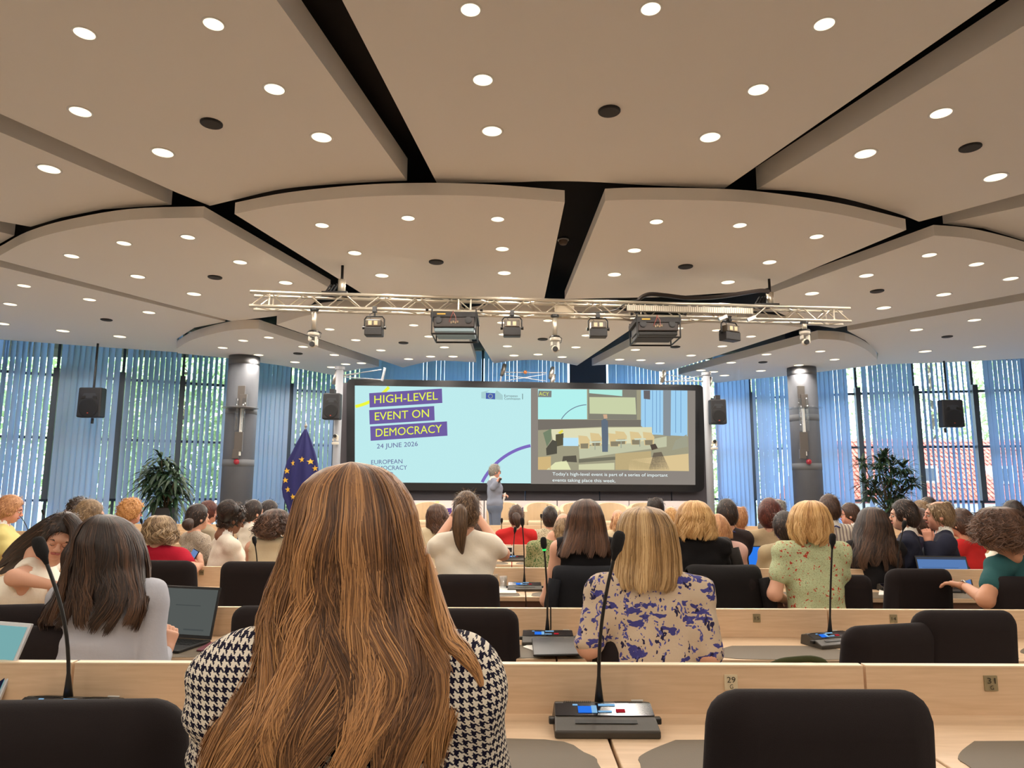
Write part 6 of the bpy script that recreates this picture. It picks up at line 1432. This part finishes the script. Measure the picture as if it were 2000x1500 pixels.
w, i = capp(1659, 1004, 8.2, 'person with cropped brown hair, glasses and navy suit beside the plant', NAVY, 'brown', 70, dict(strands=200), sleeve='long', collar='shirt', skin='pink'); glasses(w, i)
capp(1765, 1006, 5.9, 'person in profile with neat dark hair, white collar and navy suit', NAVY, 'dark', 62, dict(strands=500), sleeve='long', collar='jacket', skin='fair', face=True, hres=.010)
capp(1797, 1001, 8.0, 'person with pinned up blonde hair between the two navy suits', cloth('cloth_cream2', (220, 214, 200)), 'ash', 60, dict(vol=1.05), sleeve='long')
capp(1812, 990, 9.2, 'person with dark hair far behind the pinned up blonde', BLACKC, 'dark', 20, None, sleeve='long')
capp(1797, 1022, 6.9, 'person with brown hair held by a pale clip between the navy suits', NAVY, 'brown', 15, dict(vol=1.1), sleeve='long')
capp(1833, 1005, 5.9, 'person with greying receding hair in a navy suit, hand on chin', NAVY, 'ash', 68, dict(bald=.6, strands=500), sleeve='long', collar='jacket', skin='pink', face=True, hres=.010,
     arms={'l': (W(1822, 1098, 5.75), W(1814, 1060, 5.78)), 'r': (W(1880, 1115, 5.9), W(1860, 1125, 5.7))}, hand_pose={'l': dict(d=(-.1, 0, 1), n=(.3, .9, 0), curl=1.1)})
capp(1876, 1022, 6.6, 'person with short brown hair in a red top before the laptop', REDC, 'brown', 30, dict(vol=1.05), sleeve='short', skin='tan', shx=.05)
capp(1978, 1002, 7.3, 'person with dark hair behind the bushy brown hair, right edge', WHITEC, 'dark', 20, None, sleeve='long')
capp(936, 1038, 7.8, 'person with dark brown hair right under the raised arm of the ponytailed person', BLACKC, 'brown', 0, dict(vol=1.05), sleeve='long')
# speaker on the stage
YS = 13.0; sc_ = 1.0
ws, is_ = person(967, 920, YS, 'grey haired person in a grey suit standing on stage speaking into a microphone', GREYS, 'long', 'pink', yaw=-70, hyaw=-78, hp=-4, hair=('cap', 'grey', dict(strands=400)), stand=True, zf=.35, face=True, hres=.010, res=.016, pants=cloth('suit_trousers', (104, 114, 134)), collar='jacket',
    arms={'r': (W(962, 952, YS-.22), W(971, 942, YS-.24)), 'l': (W(969, 966, YS+.1), W(981, 968, YS-.0))}, hand_pose={'r': dict(d=(.35, 0, .9), n=(.9, .3, 0), curl=1.2), 'l': dict(d=(.7, -.3, .1), curl=.9)}, lean=.0, s=1.0)
glasses(ws, is_)
tie = MB().tube([Vector(W(968, 936, YS-.10))-Vector(is_['loc']), Vector(W(969, 945, YS-.13))-Vector(is_['loc']), Vector(W(970, 956, YS-.12))-Vector(is_['loc'])], [.02, .03, .035], 6).build('tie', mat('tie_pink', rgb(180, 110, 110), .6), ws)
hm = W(974, 943, YS-.27); hm2 = W(978, 934, YS-.26)
m_ = MB().tube([hm, Vector(hm).lerp(Vector(hm2), .6), Vector(hm).lerp(Vector(hm2), .62), hm2], [.013, .016, .026, .026], 10).build('hand_microphone', PLASTIC, smooth=False); tag(m_, 'black handheld microphone at the mouth of the standing speaker', 'microphone')
pp = MB().tube([W(982, 966, YS-.03), W(986, 963, YS-.05), W(985, 972, YS-.05), W(981, 983, YS-.04)], [.008, .02, .022, .012], 6).build('folded_paper', PAPER); tag(pp, 'folded white paper in the lowered hand of the speaker', 'paper')
# ================================================================ THINGS ON THE DESKS
LAPB = mat('laptop_black', rgb(30, 30, 31), .45); LAPS = mat('laptop_silver', rgb(200, 202, 204), .35, metal=.5); KEY = mat('key_dark', rgb(20, 20, 21), .5)
def laptop(px, py, zd, wd, yaw, tiltb, lab, scr, body=LAPB, parts=(), dep=.23, hh=.21, keys=True):
    "hinge centre at px,py on desk height zd; yaw turns it; tiltb = lean back of the lid"
    q = PZ(px, py, zd+.016); r = empty('laptop', (q.x, q.y, zd), rad(yaw), label=lab, cat='laptop')
    x = wd/2
    MB().box((-x, -dep, .002), (x, 0, .016)).build('laptop_base', body, r, bevel=.003)
    if keys:
        mb = MB()
        for i in range(5):
            for j in range(14): mb.box((-x+.018+j*(wd-.036)/14, -.035-i*.019-.014, .016), (-x+.018+(j+.82)*(wd-.036)/14, -.035-i*.019, .0185))
        tag(mb.build('keyboard', KEY, r), kind='stuff'); MB().box((-.05, -dep+.015, .016), (.05, -dep+.075, .0165)).build('touchpad', KEY, r)
    M = Matrix.Rotation(rad(-tiltb), 4, 'X'); ld_ = MB().box((-x, -.003, 0), (x, .005, hh), 0, M).build('lid', body, r, bevel=.002); ld_.location.z = .016
    B = lambda a, b, c, d, m, n='screen', o=.0035: MB().box((-x+wd*a, -o-.0006, hh*b), (-x+wd*c, -o, hh*d), 0, M).build(n, m, ld_)
    B(.03, .07, .97, .95, scr)
    for a, b, c, d, m in parts: B(a, b, c, d, m, 'screen_content', .005)
    return r
GREYSC = emat('screen_grey_dim', rgb(78, 82, 80), 1.0)
laptop(356, 1246, z2, .335, -14, 12, 'open black laptop with a dim grey screen beside the long dark haired person', GREYSC, LAPB, [(.28, .62, .72, .635, emat('sc_line', rgb(62, 66, 66))), (.5, .15, .85, .18, emat('sc_line2', rgb(66, 70, 70)))], hh=.25)
laptop(-95, 1372, z1, .33, -16, 22, 'laptop with silver rim cut by the left picture edge, teal and navy screen', emat('screen_teal', rgb(110, 158, 160), 1.0), LAPS, [(.03, .07, .97, .46, emat('screen_navy', rgb(24, 26, 44)))], hh=.22)
BLS = emat('screen_blue_doc', rgb(82, 116, 168), 1.0)
laptop(1850, 1146, z3, .39, -6, 18, 'open laptop with a blue document in front of the teal shirt', BLS, LAPB, [(.03, .88, .97, .95, emat('screen_bar', rgb(60, 66, 80))), (.1, .6, .8, .62, emat('sc_ln', rgb(66, 96, 140))), (.75, .30, .9, .33, emat('sc_ln3', rgb(50, 66, 96)))], hh=.24)
laptop(1490, 1111, z4+.02, .32, 0, 14, 'laptop with bright blue screen left of the green flowered dress', emat('screen_blue', rgb(40, 110, 210), 1.1), LAPB, [(.4, .07, .97, .7, emat('screen_pale', rgb(150, 185, 225)))], keys=False)
laptop(1640, 1111, z4+.02, .30, 0, 14, 'pale screened laptop between golden hair and very long dark hair', emat('screen_pale2', rgb(170, 178, 196), 1.0), LAPB, [], keys=False)
laptop(484, 1059, z5, .30, 0, 14, 'small laptop with a vivid blue screen before the person in the white jacket', emat('screen_blue3', rgb(30, 100, 190), 1.0), LAPB, [], keys=False)
def slab(name, pts, z, th, m, lab, cat, bev=.002):
    w_ = [PZ(x, y, z) for x, y in pts]; c = sum(w_, Vector())/len(w_); r = empty(name, (c.x, c.y, z), label=lab, cat=cat)
    MB().prism([p-c for p in w_], (0, 0, th)).build(name+'_body' if name != 'paper' else 'sheet', m, r, bevel=bev); return r, [p-c for p in w_]
r, p = slab('tablet', [(1042, 1283), (1143, 1281), (1127, 1245), (1038, 1246)], z2+.021, .010, LAPB, 'closed black tablet lying in front of the green lit microphone unit', 'tablet', .004)
slab('paper', [(1021, 1264), (1044, 1272), (1044, 1262), (1034, 1259)], z2+.003, .003, PAPER, 'white paper corner sticking out under the closed tablet', 'paper', 0)
slab('phone', [(383, 1272), (424, 1275), (452, 1260), (410, 1257)], z2+.003, .009, mat('phone_pink', rgb(120, 62, 74), .3), 'phone in a pink case lying beside the open black laptop', 'phone', .003)
slab('phone', [(1392, 1286), (1412, 1285), (1404, 1264), (1390, 1265)], z2+.003, .008, LAPS, 'silver edged phone beside the streaked blonde bob', 'phone', .003)
r, p = slab('notebook', [(968, 1160), (1009, 1160), (1005, 1147), (966, 1147)], z3+.003, .008, PAPER, 'open white notebook next to the ponytailed person, third row', 'notebook', 0)
slab('notebook', [(1716, 1163), (1736, 1163), (1734, 1150), (1718, 1150)], z3+.003, .006, PAPER, 'white papers between the two empty third row chairs', 'paper', 0)
slab('phone', [(1495, 1160), (1520, 1161), (1512, 1150), (1494, 1149)], z3+.003, .008, LAPB, 'dark phone at the elbow of the green flowered dress', 'phone', .002)
slab('box', [(1484, 1158), (1494, 1158), (1494, 1148), (1484, 1148)], z3+.003, .02, PAPER, 'small white box beside the dark phone by the flowered dress', 'box', .002)
def cup(px, py, z, lab, k=1.0):
    q = PZ(px, py, z+.002); r = empty('drinking_glass', q, label=lab, cat='glass')
    MB().lathe([(.026*k, 0), (.032*k, .10*k), (.030*k, .10*k), (.024*k, .006)], 16).build('glass_wall', CLEAR, r, smooth=True)
cup(966, 1146, z3, 'clear drinking glass nearest the ponytailed person'); cup(983, 1151, z3, 'clear drinking glass between notebook and microphone unit')
cup(1440, 1108, z3+.001, 'clear glass at the board behind the draped jacket') if False else None
h_ = MB(); q = Vector(W(374, 1091, 5.6))
r = empty('phone', q, rad(-25), label='phone held up in the hand of the person in the red top', cat='phone'); MB().box((-.037, -.004, -.075), (.037, .005, .075), 0, Matrix.Rotation(rad(-20), 4, 'X') @ Matrix.Rotation(rad(18), 4, 'Y')).build('phone_body', LAPB, r, bevel=.003); MB().box((-.033, -.0055, -.068), (.033, -.0045, .068), 0, Matrix.Rotation(rad(-20), 4, 'X') @ Matrix.Rotation(rad(18), 4, 'Y')).build('screen', emat('phone_screen', rgb(110, 140, 190), .8), r)
q = Vector(W(909, 1004, 5.16)); r = empty('phone', q, label='phone held before the face of the ponytailed person', cat='phone'); MB().box((-.075, -.004, -.037), (.075, .005, .037)).build('phone_body', LAPB, r, bevel=.003)
# name card frames on the aisle desk
for py, lab in ((1078, 'white framed card on the aisle desk, upper'), (1090, 'white framed card on the aisle desk, lower')):
    pass
r = empty('card_stand', PZ(992, 1094, z4+.002), label='white card stand with two dark pictures on the aisle desk', cat='sign')
MB().box((-.055, 0, 0), (.055, .012, .15)).build('stand_board', PAPER, r)
for z in (.02, .085): MB().box((-.042, -.003, z), (.042, 0, z+.045)).build('picture', LAPB, r)
# jackets over chairs
def drape(px, py, Y, wd, ht, lab, m, seed=0):
    q = P(px, py, Y); r = empty('jacket', q, label=lab, cat='jacket'); rg = random.Random(seed)
    n, k = 26, 22; vs = []; ph = [rg.uniform(0, 6) for _ in range(4)]
    prof_ = [(.085, -ht*.35), (.085, -.10), (.075, -.03), (.045, .008), (0, .02), (-.045, .008), (-.07, -.03)] + [(-.08-.012*i/14, -.03-(ht-.03)*i/14) for i in range(1, 15)]
    for y, z in prof_:
        for j in range(n):
            u = -1+2*j/(n-1); low = max(0, min(1, -z/ht)); ww = wd/2*(1+.10*low); x = ww*math.sin(u*PI/2*.98)
            f = .012*low*math.sin(u*9+ph[0]+z*5)+.008*low*math.sin(u*17+ph[1])
            vs.append((x, (y if abs(u) < .86 else y*(.86+ (1-abs(u))*1.0)) + .075*(x/.23)**2 + f, z - .03*(abs(u)**6)*(1 if z > -.1 else 0) + (.02*math.sin(u*5+ph[2]) if z < -ht*.9 else 0)))
    fs = [(i*n+j, i*n+j+1, (i+1)*n+j+1, (i+1)*n+j) for i in range(len(prof_)-1) for j in range(n-1)]
    o = MB().add(vs, fs).build('jacket_cloth', m, r, smooth=True); s_ = o.modifiers.new('s', 'SOLIDIFY'); s_.thickness = .008; s_.offset = 1
    for sg in (-1, 1):
        MB().tube([(sg*wd*.50, -.03, -.05), (sg*wd*.56, -.05, -.20), (sg*wd*.55, -.05, -ht*.9)], [.04, .045, .035], 10).build('sleeve', m, r, smooth=True)
JK = cloth('jacket_black', (24, 21, 22)); JK2 = cloth('jacket_dark_navy', (24, 25, 30))
drape(1418, 1112, 4.62, .46, .50, 'dark jacket draped over the empty third row chair', JK, 1)
drape(1152, 1114, 4.95-.42, .45, .48, 'navy black jacket hung on the chair of the black sleeveless top', JK2, 2)
drape(1374, 1056, 5.45, .44, .40, 'thin black jacket hung on the chair of the wavy blonde person', cloth('jacket_sheer', (40, 36, 34)), 3)
r = empty('bag', (W(1552, 1300, 2.62)[0], 2.62, 0), label='olive green bag with a curved strap behind the board with plate 29', cat='bag')
zt_ = W(1550, 1303, 2.62)[2]; k = 2.62/F
MB().box((-.16, -.05, 0), (.16, .05, zt_-.10)).build('bag_body', cloth('bag_olive', (62, 66, 40)), r, bevel=.03)
MB().tube([(x*k, 0, zt_+z*k) for x, z in smooth_curve([(-62, -55), (-58, -10), (-30, 8), (0, 13), (38, 14), (60, 0), (62, -55)], 5)], .012, 8).build('bag_strap', cloth('bag_olive', (62, 66, 40)), r, smooth=True)
